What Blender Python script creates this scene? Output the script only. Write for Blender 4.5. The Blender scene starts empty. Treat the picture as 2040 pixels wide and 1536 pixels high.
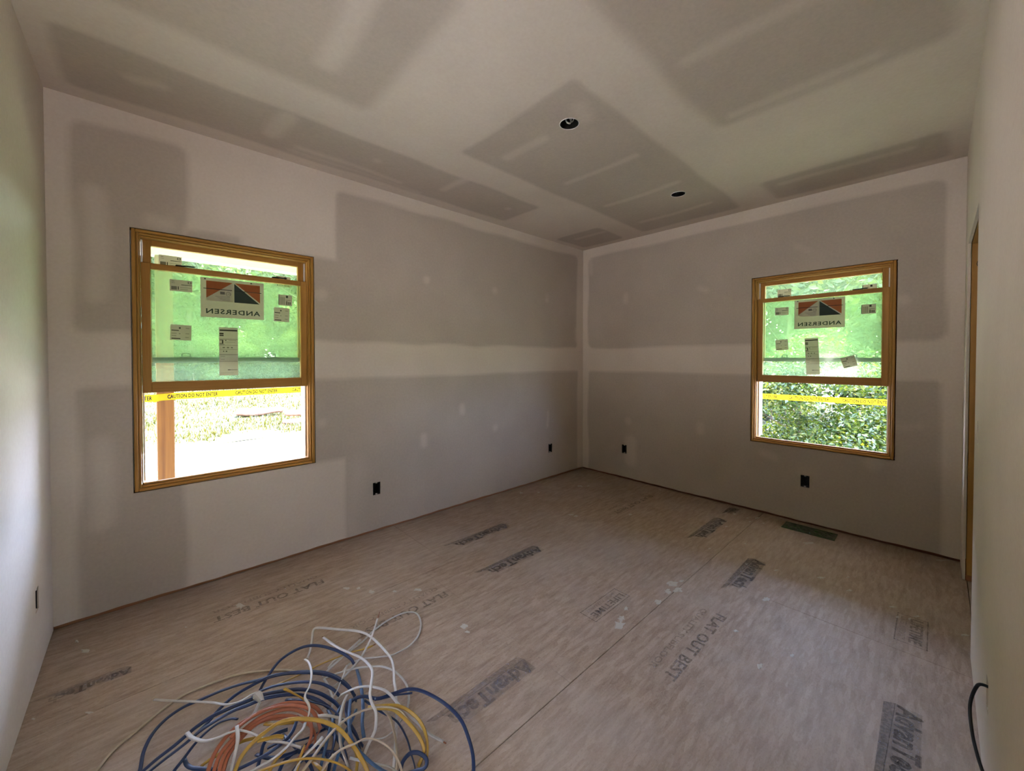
import bpy, math, random
import numpy as np
from mathutils import Matrix, Vector

# ---------------------------------------------------------------- camera, sky, sun, exposure
S = bpy.context.scene
COL = S.collection
YAW, PITCH = 0.8229, 0.0162
cam_d = bpy.data.cameras.new('camera')
cam_d.sensor_width = 36.0
cam_d.lens = 787.99 / 2040 * 36.0
cam_d.shift_y = -40.9 / 2040
cam_d.clip_start = 0.02
cam_d.clip_end = 300
cam = bpy.data.objects.new('camera', cam_d)
COL.objects.link(cam)
cam.location = (0, 0, 1.3887)
fw = Vector((math.cos(YAW) * math.cos(PITCH), math.sin(YAW) * math.cos(PITCH), -math.sin(PITCH)))
cam.rotation_euler = fw.to_track_quat('-Z', 'Y').to_euler()
S.camera = cam

world = bpy.data.worlds.new('sky')
S.world = world
world.use_nodes = True
wn = world.node_tree.nodes
wl = world.node_tree.links
bg = wn['Background']
bg.inputs['Color'].default_value = (0.55, 0.67, 1.0, 1)   # bright hazy summer sky
bg.inputs['Strength'].default_value = 25.0

sun_d = bpy.data.lights.new('sun', 'SUN')
sun_d.energy = 30.0
sun_d.angle = math.radians(0.6)
sun_d.color = (1.0, 0.90, 0.72)
sun = bpy.data.objects.new('sun', sun_d)
COL.objects.link(sun)
sun.rotation_euler = Vector((-0.42, -0.12, -0.90)).to_track_quat('-Z', 'Y').to_euler()

# light paths: enough bounces for a small pale room
S.cycles.max_bounces = 5
S.cycles.diffuse_bounces = 4
S.cycles.glossy_bounces = 2
S.cycles.transmission_bounces = 2
S.cycles.caustics_reflective = False
S.cycles.caustics_refractive = False

vs = S.view_settings
vs.view_transform = 'Standard'
vs.look = 'None'
vs.gamma = 1.0
vs.use_curve_mapping = False
vs.exposure = 0.76

# room (metres): x runs along the back-left wall to the far corner, y along the back-right wall to the far corner
CX, CY, XL, YD, CE = 4.049, 3.0496, -0.3576, -0.1171, 2.743
DW = 0.0127                    # drywall thickness

# ---------------------------------------------------------------- helpers
def tag(o, label=None, cat=None, group=None, kind=None):
    for k, v in (('label', label), ('category', cat), ('group', group), ('kind', kind)):
        if v:
            o[k] = v
    return o

def link(name, me, mat=None, parent=None):
    o = bpy.data.objects.new(name, me)
    COL.objects.link(o)
    if mat is not None:
        for mm in (mat if isinstance(mat, (list, tuple)) else [mat]):
            me.materials.append(mm)
    if parent is not None:
        o.parent = parent
    return o

def empty(name, loc=(0, 0, 0), rz=0.0, parent=None):
    o = bpy.data.objects.new(name, None)
    COL.objects.link(o)
    o.location = loc
    o.rotation_euler = (0, 0, rz)
    o.empty_display_size = 0.1
    if parent is not None:
        o.parent = parent
    return o

class MB:
    """collects boxes, bars and tubes for ONE mesh"""
    def __init__(s):
        s.v, s.f, s.m, s.smooth = [], [], [], False
    def quad(s, pts, mi=0):
        n = len(s.v)
        s.v += [tuple(p) for p in pts]
        s.f.append(tuple(range(n, n + len(pts))))
        s.m.append(mi)
    def box(s, a, b, bev=0.0, mi=0, M=None):
        x0, y0, z0 = a
        x1, y1, z1 = b
        if bev <= 0:
            P = [(x0, y0, z0), (x1, y0, z0), (x1, y1, z0), (x0, y1, z0), (x0, y0, z1), (x1, y0, z1), (x1, y1, z1), (x0, y1, z1)]
            F = [(0, 3, 2, 1), (4, 5, 6, 7), (0, 1, 5, 4), (1, 2, 6, 5), (2, 3, 7, 6), (3, 0, 4, 7)]
        else:
            e = min(bev, (x1 - x0) / 2.01, (y1 - y0) / 2.01, (z1 - z0) / 2.01)
            P, F = [], []
            cs = [(sx, sy, sz) for sx in (0, 1) for sy in (0, 1) for sz in (0, 1)]
            X, Y, Z = (x0, x1), (y0, y1), (z0, z1)
            idx = {}
            for c in cs:
                for ax in range(3):
                    q = [X[c[0]], Y[c[1]], Z[c[2]]]
                    for k in range(3):
                        if k != ax:
                            q[k] += e if c[k] == 0 else -e
                    idx[c, ax] = len(P)
                    P.append(tuple(q))
            for ax in range(3):
                o1, o2 = [k for k in range(3) if k != ax]
                for sd in (0, 1):
                    loop = []
                    for p, q in ((0, 0), (1, 0), (1, 1), (0, 1)):
                        c = [0, 0, 0]
                        c[ax] = sd
                        c[o1] = p
                        c[o2] = q
                        loop.append(idx[tuple(c), ax])
                    F.append(tuple(loop))
            for ax in range(3):           # edges along ax
                o1, o2 = [k for k in range(3) if k != ax]
                for p in (0, 1):
                    for q in (0, 1):
                        c0, c1 = [0, 0, 0], [0, 0, 0]
                        c0[o1] = c1[o1] = p
                        c0[o2] = c1[o2] = q
                        c1[ax] = 1
                        c0, c1 = tuple(c0), tuple(c1)
                        F.append((idx[c0, o1], idx[c1, o1], idx[c1, o2], idx[c0, o2]))
            for c in cs:
                F.append((idx[c, 0], idx[c, 1], idx[c, 2]))
        n = len(s.v)
        if M is not None:
            P = [tuple(M @ Vector(p)) for p in P]
        s.v += P
        for f in F:
            s.f.append(tuple(i + n for i in f))
            s.m.append(mi)
        return s
    def tube(s, pts, r, seg=8, flat=1.0, twist=0.0, cap=True, mi=0, up=None):
        """sweeps an ellipse (r wide, r*flat thick) along pts; pts is a dense polyline"""
        pts = [Vector(p) for p in pts]
        n0 = len(s.v)
        N = len(pts)
        rr = r if isinstance(r, (list, tuple, np.ndarray)) else [r] * N
        side = None
        for i, p in enumerate(pts):
            t = (pts[min(i + 1, N - 1)] - pts[max(i - 1, 0)])
            if t.length < 1e-9:
                t = Vector((0, 0, 1))
            t.normalize()
            if side is None:
                ref = Vector(up) if up else (Vector((0, 0, 1)) if abs(t.z) < 0.9 else Vector((1, 0, 0)))
                side = t.cross(ref).normalized()
            side = (side - t * side.dot(t))
            if side.length < 1e-6:
                side = t.orthogonal()
            side.normalize()
            nrm = side.cross(t)
            a0 = twist * i / max(N - 1, 1)
            sd = side * math.cos(a0) + nrm * math.sin(a0)
            nn = nrm * math.cos(a0) - side * math.sin(a0)
            for k in range(seg):
                a = 2 * math.pi * k / seg + math.pi / seg
                ca, sa = math.cos(a), math.sin(a)
                if flat < 0.8:            # squarer section for flat cable
                    ca = math.copysign(abs(ca) ** 0.6, ca)
                    sa = math.copysign(abs(sa) ** 0.6, sa)
                s.v.append(tuple(p + sd * (rr[i] * ca) + nn * (rr[i] * flat * sa)))
        for i in range(N - 1):
            for k in range(seg):
                a, b = n0 + i * seg + k, n0 + i * seg + (k + 1) % seg
                s.f.append((a, b, b + seg, a + seg))
                s.m.append(mi)
        if cap:
            s.f.append(tuple(n0 + k for k in range(seg))[::-1])
            s.m.append(mi)
            s.f.append(tuple(n0 + (N - 1) * seg + k for k in range(seg)))
            s.m.append(mi)
        s.smooth = True
        return s
    def mesh(s, name):
        me = bpy.data.meshes.new(name)
        me.from_pydata(s.v, [], s.f)
        me.polygons.foreach_set('material_index', s.m)
        if s.smooth:
            me.polygons.foreach_set('use_smooth', [True] * len(s.f))
        me.update()
        return me
    def build(s, name, mat, parent=None):
        return link(name, s.mesh(name), mat, parent)

def catmull(P, n=6):
    P = [Vector(p) for p in P]
    Q = [P[0] * 2 - P[1]] + P + [P[-1] * 2 - P[-2]]
    out = []
    for i in range(1, len(Q) - 2):
        for k in range(n):
            t = k / n
            a, b, c, d = Q[i - 1], Q[i], Q[i + 1], Q[i + 2]
            out.append(0.5 * (2 * b + (c - a) * t + (2 * a - 5 * b + 4 * c - d) * t * t + (3 * b - a - 3 * c + d) * t ** 3))
    out.append(P[-1])
    return out

def text_mesh(txt, height, fn, name='lettering', spacing=1.0, squeeze=1.0, bold=0.0):
    """flat letters as a mesh, cap height `height`, run through fn(x, y) -> point; starts at x = 0"""
    cu = bpy.data.curves.new('t', 'FONT')
    cu.body = txt
    cu.size = height / 0.72
    cu.offset = bold * height
    cu.space_character = spacing
    cu.resolution_u = 2
    ob = bpy.data.objects.new('t', cu)
    COL.objects.link(ob)
    dg = bpy.context.evaluated_depsgraph_get()
    me = bpy.data.meshes.new_from_object(ob.evaluated_get(dg))
    bpy.data.objects.remove(ob)
    bpy.data.curves.remove(cu)
    me.name = name
    xs = [v.co.x for v in me.vertices]
    x0, w = min(xs), (max(xs) - min(xs)) * squeeze
    for v in me.vertices:
        v.co = fn((v.co.x - x0) * squeeze, v.co.y)
    me.update()
    return me, w

# ---------------------------------------------------------------- materials
def new_mat(name):
    m = bpy.data.materials.new(name)
    m.use_nodes = True
    nt = m.node_tree
    b = nt.nodes['Principled BSDF']
    b.inputs['Specular IOR Level'].default_value = 0.25
    return m, nt, b

def coords(nt, scale=(1, 1, 1), kind='Object'):
    tc = nt.nodes.new('ShaderNodeTexCoord')
    mp = nt.nodes.new('ShaderNodeMapping')
    mp.inputs['Scale'].default_value = scale
    nt.links.new(tc.outputs[kind], mp.inputs['Vector'])
    return mp.outputs['Vector']

def noise(nt, vec, scale, detail=4, rough=0.55):
    n = nt.nodes.new('ShaderNodeTexNoise')
    n.inputs['Scale'].default_value = scale
    n.inputs['Detail'].default_value = detail
    n.inputs['Roughness'].default_value = rough
    nt.links.new(vec, n.inputs['Vector'])
    return n.outputs['Fac']

def ramp(nt, fac, stops):
    r = nt.nodes.new('ShaderNodeValToRGB')
    e = r.color_ramp.elements
    e[0].position, e[0].color = stops[0][0], (*stops[0][1], 1)
    e[1].position, e[1].color = stops[-1][0], (*stops[-1][1], 1)
    for p, c in stops[1:-1]:
        k = e.new(p)
        k.color = (*c, 1)
    nt.links.new(fac, r.inputs['Fac'])
    return r.outputs['Color']

def mixc(nt, fac, a, b, blend='MIX'):
    m = nt.nodes.new('ShaderNodeMix')
    m.data_type = 'RGBA'
    m.blend_type = blend
    for sock, v in ((m.inputs['Factor'], fac), (m.inputs['A'], a), (m.inputs['B'], b)):
        if isinstance(v, (int, float)):
            sock.default_value = v
        elif isinstance(v, tuple):
            sock.default_value = (*v, 1) if len(v) == 3 else v
        else:
            nt.links.new(v, sock)
    return m.outputs['Result']

def bump(nt, b, h, strength=0.2, dist=0.002):
    n = nt.nodes.new('ShaderNodeBump')
    n.inputs['Strength'].default_value = strength
    n.inputs['Distance'].default_value = dist
    nt.links.new(h, n.inputs['Height'])
    nt.links.new(n.outputs['Normal'], b.inputs['Normal'])

def simple(name, col, rough=0.6, var=0.12, scale=30, metal=0.0, spec=0.25, kind='Object'):
    m, nt, b = new_mat(name)
    f = noise(nt, coords(nt, kind=kind), scale)
    lo = tuple(c * (1 - var) for c in col)
    hi = tuple(min(1, c * (1 + var)) for c in col)
    nt.links.new(ramp(nt, f, [(0.3, lo), (0.7, hi)]), b.inputs['Base Color'])
    b.inputs['Roughness'].default_value = rough
    b.inputs['Metallic'].default_value = metal
    b.inputs['Specular IOR Level'].default_value = spec
    return m

def wood(name, dark, light, axis='z', scale=1.0, rough=0.55, ring=9):
    m, nt, b = new_mat(name)
    s = {'x': (0.6, 14, 14), 'y': (14, 0.6, 14), 'z': (14, 14, 0.6)}[axis]
    v = coords(nt, tuple(k * scale for k in s))
    f = noise(nt, v, 1.6, 3, 0.5)
    w = nt.nodes.new('ShaderNodeMath')
    w.operation = 'MULTIPLY'
    w.inputs[1].default_value = ring
    nt.links.new(f, w.inputs[0])
    sn = nt.nodes.new('ShaderNodeMath')
    sn.operation = 'SINE'
    nt.links.new(w.outputs[0], sn.inputs[0])
    ma = nt.nodes.new('ShaderNodeMapRange')
    ma.inputs['From Min'].default_value = -1
    nt.links.new(sn.outputs[0], ma.inputs['Value'])
    g = noise(nt, v, 9, 2)
    c = ramp(nt, ma.outputs[0], [(0.0, dark), (1.0, light)])
    c = mixc(nt, 0.25, c, ramp(nt, g, [(0.3, dark), (0.7, light)]))
    nt.links.new(c, b.inputs['Base Color'])
    b.inputs['Roughness'].default_value = rough
    bump(nt, b, g, 0.08)
    return m

MAT = {}
# drywall: grey board paper and paler joint compound; the mesh's "mud" attribute says where the compound is
def drywall_mat():
    m, nt, b = new_mat('drywall')
    at = nt.nodes.new('ShaderNodeAttribute')
    at.attribute_name = 'mud'
    v = coords(nt)
    n1 = noise(nt, v, 2.3, 4)
    n2 = noise(nt, v, 60, 3)
    paper = ramp(nt, n1, [(0.3, (0.425, 0.358, 0.292)), (0.7, (0.465, 0.394, 0.322))])
    mud = ramp(nt, n1, [(0.3, (0.590, 0.505, 0.420)), (0.7, (0.640, 0.550, 0.460))])
    c = mixc(nt, at.outputs['Fac'], paper, mud)
    c = mixc(nt, 0.05, c, ramp(nt, n2, [(0.3, (0.2, 0.2, 0.2)), (0.7, (1, 1, 1))]), 'OVERLAY')
    nt.links.new(c, b.inputs['Base Color'])
    b.inputs['Roughness'].default_value = 0.75
    b.inputs['Specular IOR Level'].default_value = 0.2
    bump(nt, b, n2, 0.06, 0.001)
    return m
MAT['drywall'] = drywall_mat()

def floor_mat():
    m, nt, b = new_mat('strand_board')
    v = coords(nt)
    # broad mottling, strand flakes stretched along the panel, dust
    vs_ = coords(nt, (1.0, 4.5, 1.0))
    fl = nt.nodes.new('ShaderNodeTexVoronoi')
    fl.inputs['Scale'].default_value = 16
    nt.links.new(vs_, fl.inputs['Vector'])
    flk = nt.nodes.new('ShaderNodeSeparateColor')
    nt.links.new(fl.outputs['Color'], flk.inputs['Color'])
    n1 = noise(nt, v, 1.1, 4)
    n2 = noise(nt, coords(nt, (1.2, 7, 1)), 5.0, 6, 0.7)
    n3 = noise(nt, coords(nt, (3, 5, 1)), 24, 4, 0.7)
    base = ramp(nt, n1, [(0.3, (0.335, 0.235, 0.168)), (0.7, (0.420, 0.305, 0.230))])
    base = mixc(nt, 0.34, base, ramp(nt, flk.outputs['Red'], [(0.0, (0.25, 0.165, 0.105)), (1.0, (0.50, 0.385, 0.285))]))
    base = mixc(nt, ramp(nt, n2, [(0.46, (0, 0, 0)), (0.72, (0.75, 0.75, 0.75))]), base, (0.210, 0.138, 0.092))
    n4 = noise(nt, coords(nt, (1.6, 3.2, 1)), 55, 3, 0.75)
    base = mixc(nt, ramp(nt, n4, [(0.54, (0, 0, 0)), (0.70, (0.55, 0.55, 0.55))]), base, (0.16, 0.105, 0.072))
    base = mixc(nt, ramp(nt, n3, [(0.55, (0, 0, 0)), (0.80, (0.7, 0.7, 0.7))]), base, (0.47, 0.40, 0.33))
    dust = noise(nt, v, 0.9, 5, 0.6)
    base = mixc(nt, ramp(nt, dust, [(0.45, (0, 0, 0)), (0.75, (0.55, 0.55, 0.55))]), base, (0.46, 0.40, 0.36))
    nt.links.new(base, b.inputs['Base Color'])
    b.inputs['Roughness'].default_value = 0.62
    b.inputs['Specular IOR Level'].default_value = 0.3
    bump(nt, b, n2, 0.25, 0.002)
    return m
MAT['floor'] = floor_mat()

def ink_mat(name, col, amount, scale=70, lo=0.28, hi=0.58):
    m, nt, b = new_mat(name)
    b.inputs['Base Color'].default_value = (*col, 1)
    b.inputs['Roughness'].default_value = 0.7
    tr = nt.nodes.new('ShaderNodeBsdfTransparent')
    mx = nt.nodes.new('ShaderNodeMixShader')
    f = noise(nt, coords(nt), scale, 5, 0.7)
    mr = nt.nodes.new('ShaderNodeMapRange')
    mr.inputs['From Min'].default_value = lo
    mr.inputs['From Max'].default_value = hi
    mr.inputs['To Max'].default_value = amount
    nt.links.new(f, mr.inputs['Value'])
    nt.links.new(mr.outputs[0], mx.inputs['Fac'])
    nt.links.new(tr.outputs[0], mx.inputs[1])
    nt.links.new(b.outputs[0], mx.inputs[2])
    nt.links.new(mx.outputs[0], nt.nodes['Material Output'].inputs['Surface'])
    return m
MAT['ink'] = ink_mat('stamp_ink', (0.05, 0.07, 0.11), 0.50)
MAT['ink_block'] = ink_mat('stamp_ink_wash', (0.07, 0.09, 0.13), 0.38, 26, 0.25, 0.7)
MAT['ink_faint'] = ink_mat('worn_stamp_ink', (0.06, 0.08, 0.12), 0.32)
MAT['splat'] = ink_mat('dried_compound', (0.50, 0.45, 0.385), 0.95, 60, 0.22, 0.42)

MAT['pine'] = wood('pine_sash', (0.32, 0.150, 0.026), (0.54, 0.290, 0.075), 'z')
MAT['pine_x'] = wood('pine_rail', (0.32, 0.150, 0.026), (0.54, 0.290, 0.075), 'x')
MAT['stud'] = wood('framing_lumber', (0.36, 0.175, 0.040), (0.52, 0.29, 0.085), 'z', 0.8)
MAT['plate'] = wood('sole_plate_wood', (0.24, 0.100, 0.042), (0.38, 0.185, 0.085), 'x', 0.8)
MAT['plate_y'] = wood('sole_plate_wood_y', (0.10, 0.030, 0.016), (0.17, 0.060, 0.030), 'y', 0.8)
MAT['post'] = wood('porch_post_wood', (0.080, 0.029, 0.004), (0.150, 0.062, 0.009), 'z', 0.55, 0.6, 14)
MAT['sheath'] = simple('wall_framing', (0.10, 0.07, 0.045), 0.9)
MAT['vinyl'] = simple('jamb_liner', (0.72, 0.70, 0.68), 0.4, 0.04)
MAT['grey_rail'] = simple('hazed_rail_grey', (0.20, 0.24, 0.24), 0.5, 0.05)  # wood rail; its grey look through hazy glass is put into the colour
MAT['black'] = simple('black_plastic', (0.012, 0.012, 0.013), 0.45, 0.2)
MAT['can'] = simple('can_metal', (0.020, 0.019, 0.018), 0.45, 0.2, metal=0.3)
MAT['wire_white'] = simple('wire_white', (0.62, 0.58, 0.52), 0.45, 0.05)
MAT['steel'] = simple('galvanized_steel', (0.42, 0.42, 0.42), 0.4, 0.1, metal=0.8)
MAT['concrete'] = simple('porch_concrete', (0.56, 0.52, 0.46), 0.9, 0.12, 6)
MAT['soffit'] = simple('soffit_paint', (0.50, 0.48, 0.42), 0.6, 0.04, 4)
MAT['roof'] = simple('roof_deck', (0.16, 0.15, 0.14), 0.9, 0.1, 4)
MAT['siding'] = simple('house_wrap', (0.60, 0.60, 0.58), 0.8, 0.05, 3)
MAT['gravel'] = simple('pale_gravel', (0.58, 0.51, 0.43), 0.95, 0.22, 7)
MAT['log'] = simple('weathered_log', (0.30, 0.17, 0.12), 0.9, 0.3, 9)
MAT['bark'] = simple('bark', (0.14, 0.11, 0.085), 0.95, 0.35, 12)

def grass_ground():
    m, nt, b = new_mat('grass_ground')
    v = coords(nt)
    c = ramp(nt, noise(nt, v, 0.8, 5, 0.65), [(0.3, (0.0210, 0.0262, 0.0073)), (0.55, (0.0420, 0.0420, 0.0158)), (0.75, (0.0714, 0.0609, 0.0357))])
    nt.links.new(c, b.inputs['Base Color'])
    b.inputs['Roughness'].default_value = 0.95
    return m
MAT['grass_ground'] = grass_ground()

def leaf_mat(name, cols, trans=0.45):
    m, nt, b = new_mat(name)
    g = nt.nodes.new('ShaderNodeNewGeometry')
    c = ramp(nt, g.outputs['Random Per Island'], [(i / (len(cols) - 1), k) for i, k in enumerate(cols)])
    nt.links.new(c, b.inputs['Base Color'])
    b.inputs['Roughness'].default_value = 0.32
    b.inputs['Specular IOR Level'].default_value = 0.55
    t = nt.nodes.new('ShaderNodeBsdfTranslucent')
    c2 = mixc(nt, 1.0, c, (1.25, 1.15, 0.45), 'MULTIPLY')
    nt.links.new(c2, t.inputs['Color'])
    mx = nt.nodes.new('ShaderNodeMixShader')
    mx.inputs['Fac'].default_value = trans
    nt.links.new(b.outputs[0], mx.inputs[1])
    nt.links.new(t.outputs[0], mx.inputs[2])
    nt.links.new(mx.outputs[0], nt.nodes['Material Output'].inputs['Surface'])
    return m
MAT['leaf_a'] = leaf_mat('tree_leaves', [(0.022, 0.050, 0.009), (0.052, 0.082, 0.014), (0.100, 0.118, 0.018)])
MAT['leaf_b'] = leaf_mat('bush_leaves', [(0.016, 0.045, 0.012), (0.050, 0.090, 0.016), (0.125, 0.145, 0.018)])
MAT['leaf_c'] = leaf_mat('far_leaves', [(0.028, 0.058, 0.020), (0.055, 0.086, 0.024), (0.095, 0.116, 0.026)])
MAT['grass'] = leaf_mat('grass_blades', [(0.040, 0.050, 0.008), (0.072, 0.074, 0.014), (0.130, 0.105, 0.040)], 0.3)

def pane_mat():
    """glass still wearing its green protective film: tinted and a little milky"""
    m, nt, b = new_mat('filmed_glass')
    tr = nt.nodes.new('ShaderNodeBsdfTransparent')
    tr.inputs['Color'].default_value = (0.77, 0.84, 0.67, 1)
    tl = nt.nodes.new('ShaderNodeBsdfTranslucent')
    tl.inputs['Color'].default_value = (0.62, 0.92, 0.64, 1)
    gl = nt.nodes.new('ShaderNodeBsdfGlossy')
    gl.inputs['Roughness'].default_value = 0.05
    m1 = nt.nodes.new('ShaderNodeMixShader')
    m1.inputs['Fac'].default_value = 0.07
    m2 = nt.nodes.new('ShaderNodeMixShader')
    m2.inputs['Fac'].default_value = 0.03
    nt.links.new(tr.outputs[0], m1.inputs[1])
    nt.links.new(tl.outputs[0], m1.inputs[2])
    nt.links.new(m1.outputs[0], m2.inputs[1])
    nt.links.new(gl.outputs[0], m2.inputs[2])
    nt.links.new(m2.outputs[0], nt.nodes['Material Output'].inputs['Surface'])
    return m
MAT['pane'] = pane_mat()
def clear_mat():
    m, nt, b = new_mat('clear_glass')
    tr = nt.nodes.new('ShaderNodeBsdfTransparent')
    tr.inputs['Color'].default_value = (0.97, 0.98, 0.97, 1)
    nt.links.new(tr.outputs[0], nt.nodes['Material Output'].inputs['Surface'])
    return m
MAT['clear'] = clear_mat()

def paper_mat(name, col, trans=0.5):
    m, nt, b = new_mat(name)
    c = ramp(nt, noise(nt, coords(nt), 25), [(0.3, tuple(k * 0.94 for k in col)), (0.7, col)])
    nt.links.new(c, b.inputs['Base Color'])
    b.inputs['Roughness'].default_value = 0.6
    t = nt.nodes.new('ShaderNodeBsdfTranslucent')
    nt.links.new(c, t.inputs['Color'])
    mx = nt.nodes.new('ShaderNodeMixShader')
    mx.inputs['Fac'].default_value = trans
    nt.links.new(b.outputs[0], mx.inputs[1])
    nt.links.new(t.outputs[0], mx.inputs[2])
    nt.links.new(mx.outputs[0], nt.nodes['Material Output'].inputs['Surface'])
    return m
MAT['paper'] = paper_mat('sticker_paper', (0.60, 0.56, 0.47))
MAT['print_orange'] = paper_mat('sticker_orange', (0.52, 0.17, 0.055))
MAT['print_green'] = paper_mat('sticker_dark_green', (0.04, 0.06, 0.045), 0.3)
MAT['print_cream'] = paper_mat('sticker_cream', (0.72, 0.70, 0.50))
MAT['print_black'] = simple('sticker_ink', (0.03, 0.028, 0.02), 0.7)
MAT['print_grey'] = simple('sticker_grey_ink', (0.17, 0.16, 0.12), 0.7)
MAT['tape'] = paper_mat('caution_tape', (0.50, 0.36, 0.004), 0.40)
MAT['tape_ink'] = simple('tape_ink', (0.006, 0.005, 0.002), 0.6)
for nm, c in (('white', (0.46, 0.43, 0.395)), ('tan', (0.40, 0.315, 0.22)), ('blue', (0.008, 0.022, 0.070)), ('lightblue', (0.050, 0.100, 0.19)),
              ('orange', (0.34, 0.105, 0.050)), ('yellow', (0.37, 0.215, 0.030))):
    MAT['cable_' + nm] = simple('cable_jacket_' + nm, c, 0.42, 0.07, 40, spec=0.4)
MAT['copper'] = simple('bare_copper', (0.20, 0.075, 0.035), 0.45, 0.1, metal=0.5)
MAT['vent_film'] = simple('green_vent_film', (0.022, 0.045, 0.013), 0.25, 0.6, 18, spec=0.6)

# ---------------------------------------------------------------- room shell
def smooth(t):
    t = np.clip(t, 0, 1)
    return t * t * (3 - 2 * t)

def mud_mask(U, V, papers, strokes, seed=0):
    """0 on bare board paper, 1 under joint compound; soft, slightly wandering edges"""
    r = np.random.RandomState(seed)
    du = np.zeros_like(U)
    dv = np.zeros_like(V)
    for k in range(7):
        a, b, p, q = r.uniform(2, 11), r.uniform(2, 11), r.uniform(0, 6), r.uniform(0, 6)
        du += np.sin(a * V + p) * np.cos(b * U + q) * 0.0042
        dv += np.sin(b * U + q) * np.cos(a * V + p + 1) * 0.0042
    u, v = U + du, V + dv
    paper = np.zeros_like(U)
    for (u0, u1, v0, v1, rad, f) in papers:
        cx, cy, hx, hy = (u0 + u1) / 2, (v0 + v1) / 2, (u1 - u0) / 2, (v1 - v0) / 2
        qx, qy = np.abs(u - cx) - hx + rad, np.abs(v - cy) - hy + rad
        d = np.hypot(np.maximum(qx, 0), np.maximum(qy, 0)) + np.minimum(np.maximum(qx, qy), 0) - rad
        paper = np.maximum(paper, smooth(0.5 - d / (2 * f)))
    cover = np.zeros_like(U)
    for (u0, v0, u1, v1, rad, f, st) in strokes:
        ax, ay = u1 - u0, v1 - v0
        L = max(ax * ax + ay * ay, 1e-9)
        t = np.clip(((u - u0) * ax + (v - v0) * ay) / L, 0, 1)
        d = np.hypot(u - u0 - t * ax, v - v0 - t * ay) - rad
        cover = np.maximum(cover, st * smooth(0.5 - d / (2 * f)))
    return 1 - paper * (1 - cover)

def sheet(name, u0, u1, v0, v1, holes, fn, thick, mats, step=0.02, mask=None, wavy=0.0, discs=(), parent=None):
    """a board with rectangular holes; fn(u, v, w) -> xyz, w = 0 on the room side; discs are round holes (u, v, r)"""
    hs = list(holes) + [(a - 0.085, a + 0.085, b - 0.085, b + 0.085) for a, b, r in discs]
    def lines(lo, hi, cuts):
        k = sorted({round(c, 5) for c in list(cuts) + [lo, hi] if lo - 1e-6 <= c <= hi + 1e-6})
        out = []
        for p, q in zip(k[:-1], k[1:]):
            n = max(1, int(round((q - p) / step)))
            out += [p + (q - p) * i / n for i in range(n)]
        return np.array(out + [k[-1]])
    us = lines(u0, u1, [c for h in hs for c in h[:2]])
    vs_ = lines(v0, v1, [c for h in hs for c in h[2:]])
    nu, nv = len(us), len(vs_)
    UC, VC = np.meshgrid((us[1:] + us[:-1]) / 2, (vs_[1:] + vs_[:-1]) / 2, indexing='ij')
    keep = np.ones(UC.shape, bool)
    for h in hs:
        keep &= ~((UC > h[0]) & (UC < h[1]) & (VC > h[2]) & (VC < h[3]))
    U, V = np.meshgrid(us, vs_, indexing='ij')
    Vw = V.copy()
    if wavy:
        r = random.Random(name)
        ph = [r.uniform(0, 6) for _ in range(4)]
        Vw[:, 0] += wavy * (np.sin(us * 5.1 + ph[0]) + 0.7 * np.sin(us * 13 + ph[1]) + 0.6 * np.sin(us * 37 + ph[2])) / 2.3
    verts, faces, mud = [], [], []
    m = mask(U, V) if mask else np.ones_like(U)
    for w in (0.0, thick):
        for i in range(nu):
            for j in range(nv):
                verts.append(fn(us[i], Vw[i, j], w))
        mud.append(m.ravel())
    mud = list(np.concatenate(mud))
    B = nu * nv
    I = lambda i, j: i * nv + j
    for i in range(nu - 1):
        for j in range(nv - 1):
            if not keep[i, j]:
                continue
            a, b, c, d = I(i, j), I(i + 1, j), I(i + 1, j + 1), I(i, j + 1)
            faces.append((a, b, c, d))
            faces.append((a + B, d + B, c + B, b + B))
            if i == 0 or not keep[i - 1, j]:
                faces.append((a, d, d + B, a + B))
            if i == nu - 2 or not keep[i + 1, j]:
                faces.append((b, b + B, c + B, c))
            if j == 0 or not keep[i, j - 1]:
                faces.append((a, a + B, b + B, b))
            if j == nv - 2 or not keep[i, j + 1]:
                faces.append((d, c, c + B, d + B))
    for (a, b, r) in discs:                       # square-to-circle infill round each disc
        n, K = len(verts), 32
        for k in range(K):
            t = 2 * math.pi * k / K
            ct, st = math.cos(t), math.sin(t)
            q = 0.085 / max(abs(ct), abs(st))
            for pu, pv, w in ((a + r * ct, b + r * st, 0), (a + q * ct, b + q * st, 0), (a + r * ct, b + r * st, thick), (a + q * ct, b + q * st, thick)):
                verts.append(fn(pu, pv, w))
                mud.append(float(mask(np.array([[pu]]), np.array([[pv]]))[0, 0]) if mask else 1.0)
        for k in range(K):
            p, q = n + 4 * k, n + 4 * ((k + 1) % K)
            faces += [(p, q, q + 1, p + 1), (p + 2, p + 3, q + 3, q + 2), (p, p + 2, q + 2, q)]
    me = bpy.data.meshes.new(name)
    me.from_pydata(verts, [], faces)
    used = np.zeros(len(verts), bool)
    at = me.attributes.new('mud', 'FLOAT', 'POINT')
    at.data.foreach_set('value', np.array(mud, dtype=np.float32))
    me.update()
    return link(name, me, mats, parent)

fA = lambda u, v, w: (u, CY + w, v)
fB = lambda u, v, w: (CX + w, u, v)
fC = lambda u, v, w: (XL - w, u, v)
fD = lambda u, v, w: (u, YD - w, v)
fCe = lambda u, v, w: (u, v, CE + w)

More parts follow.
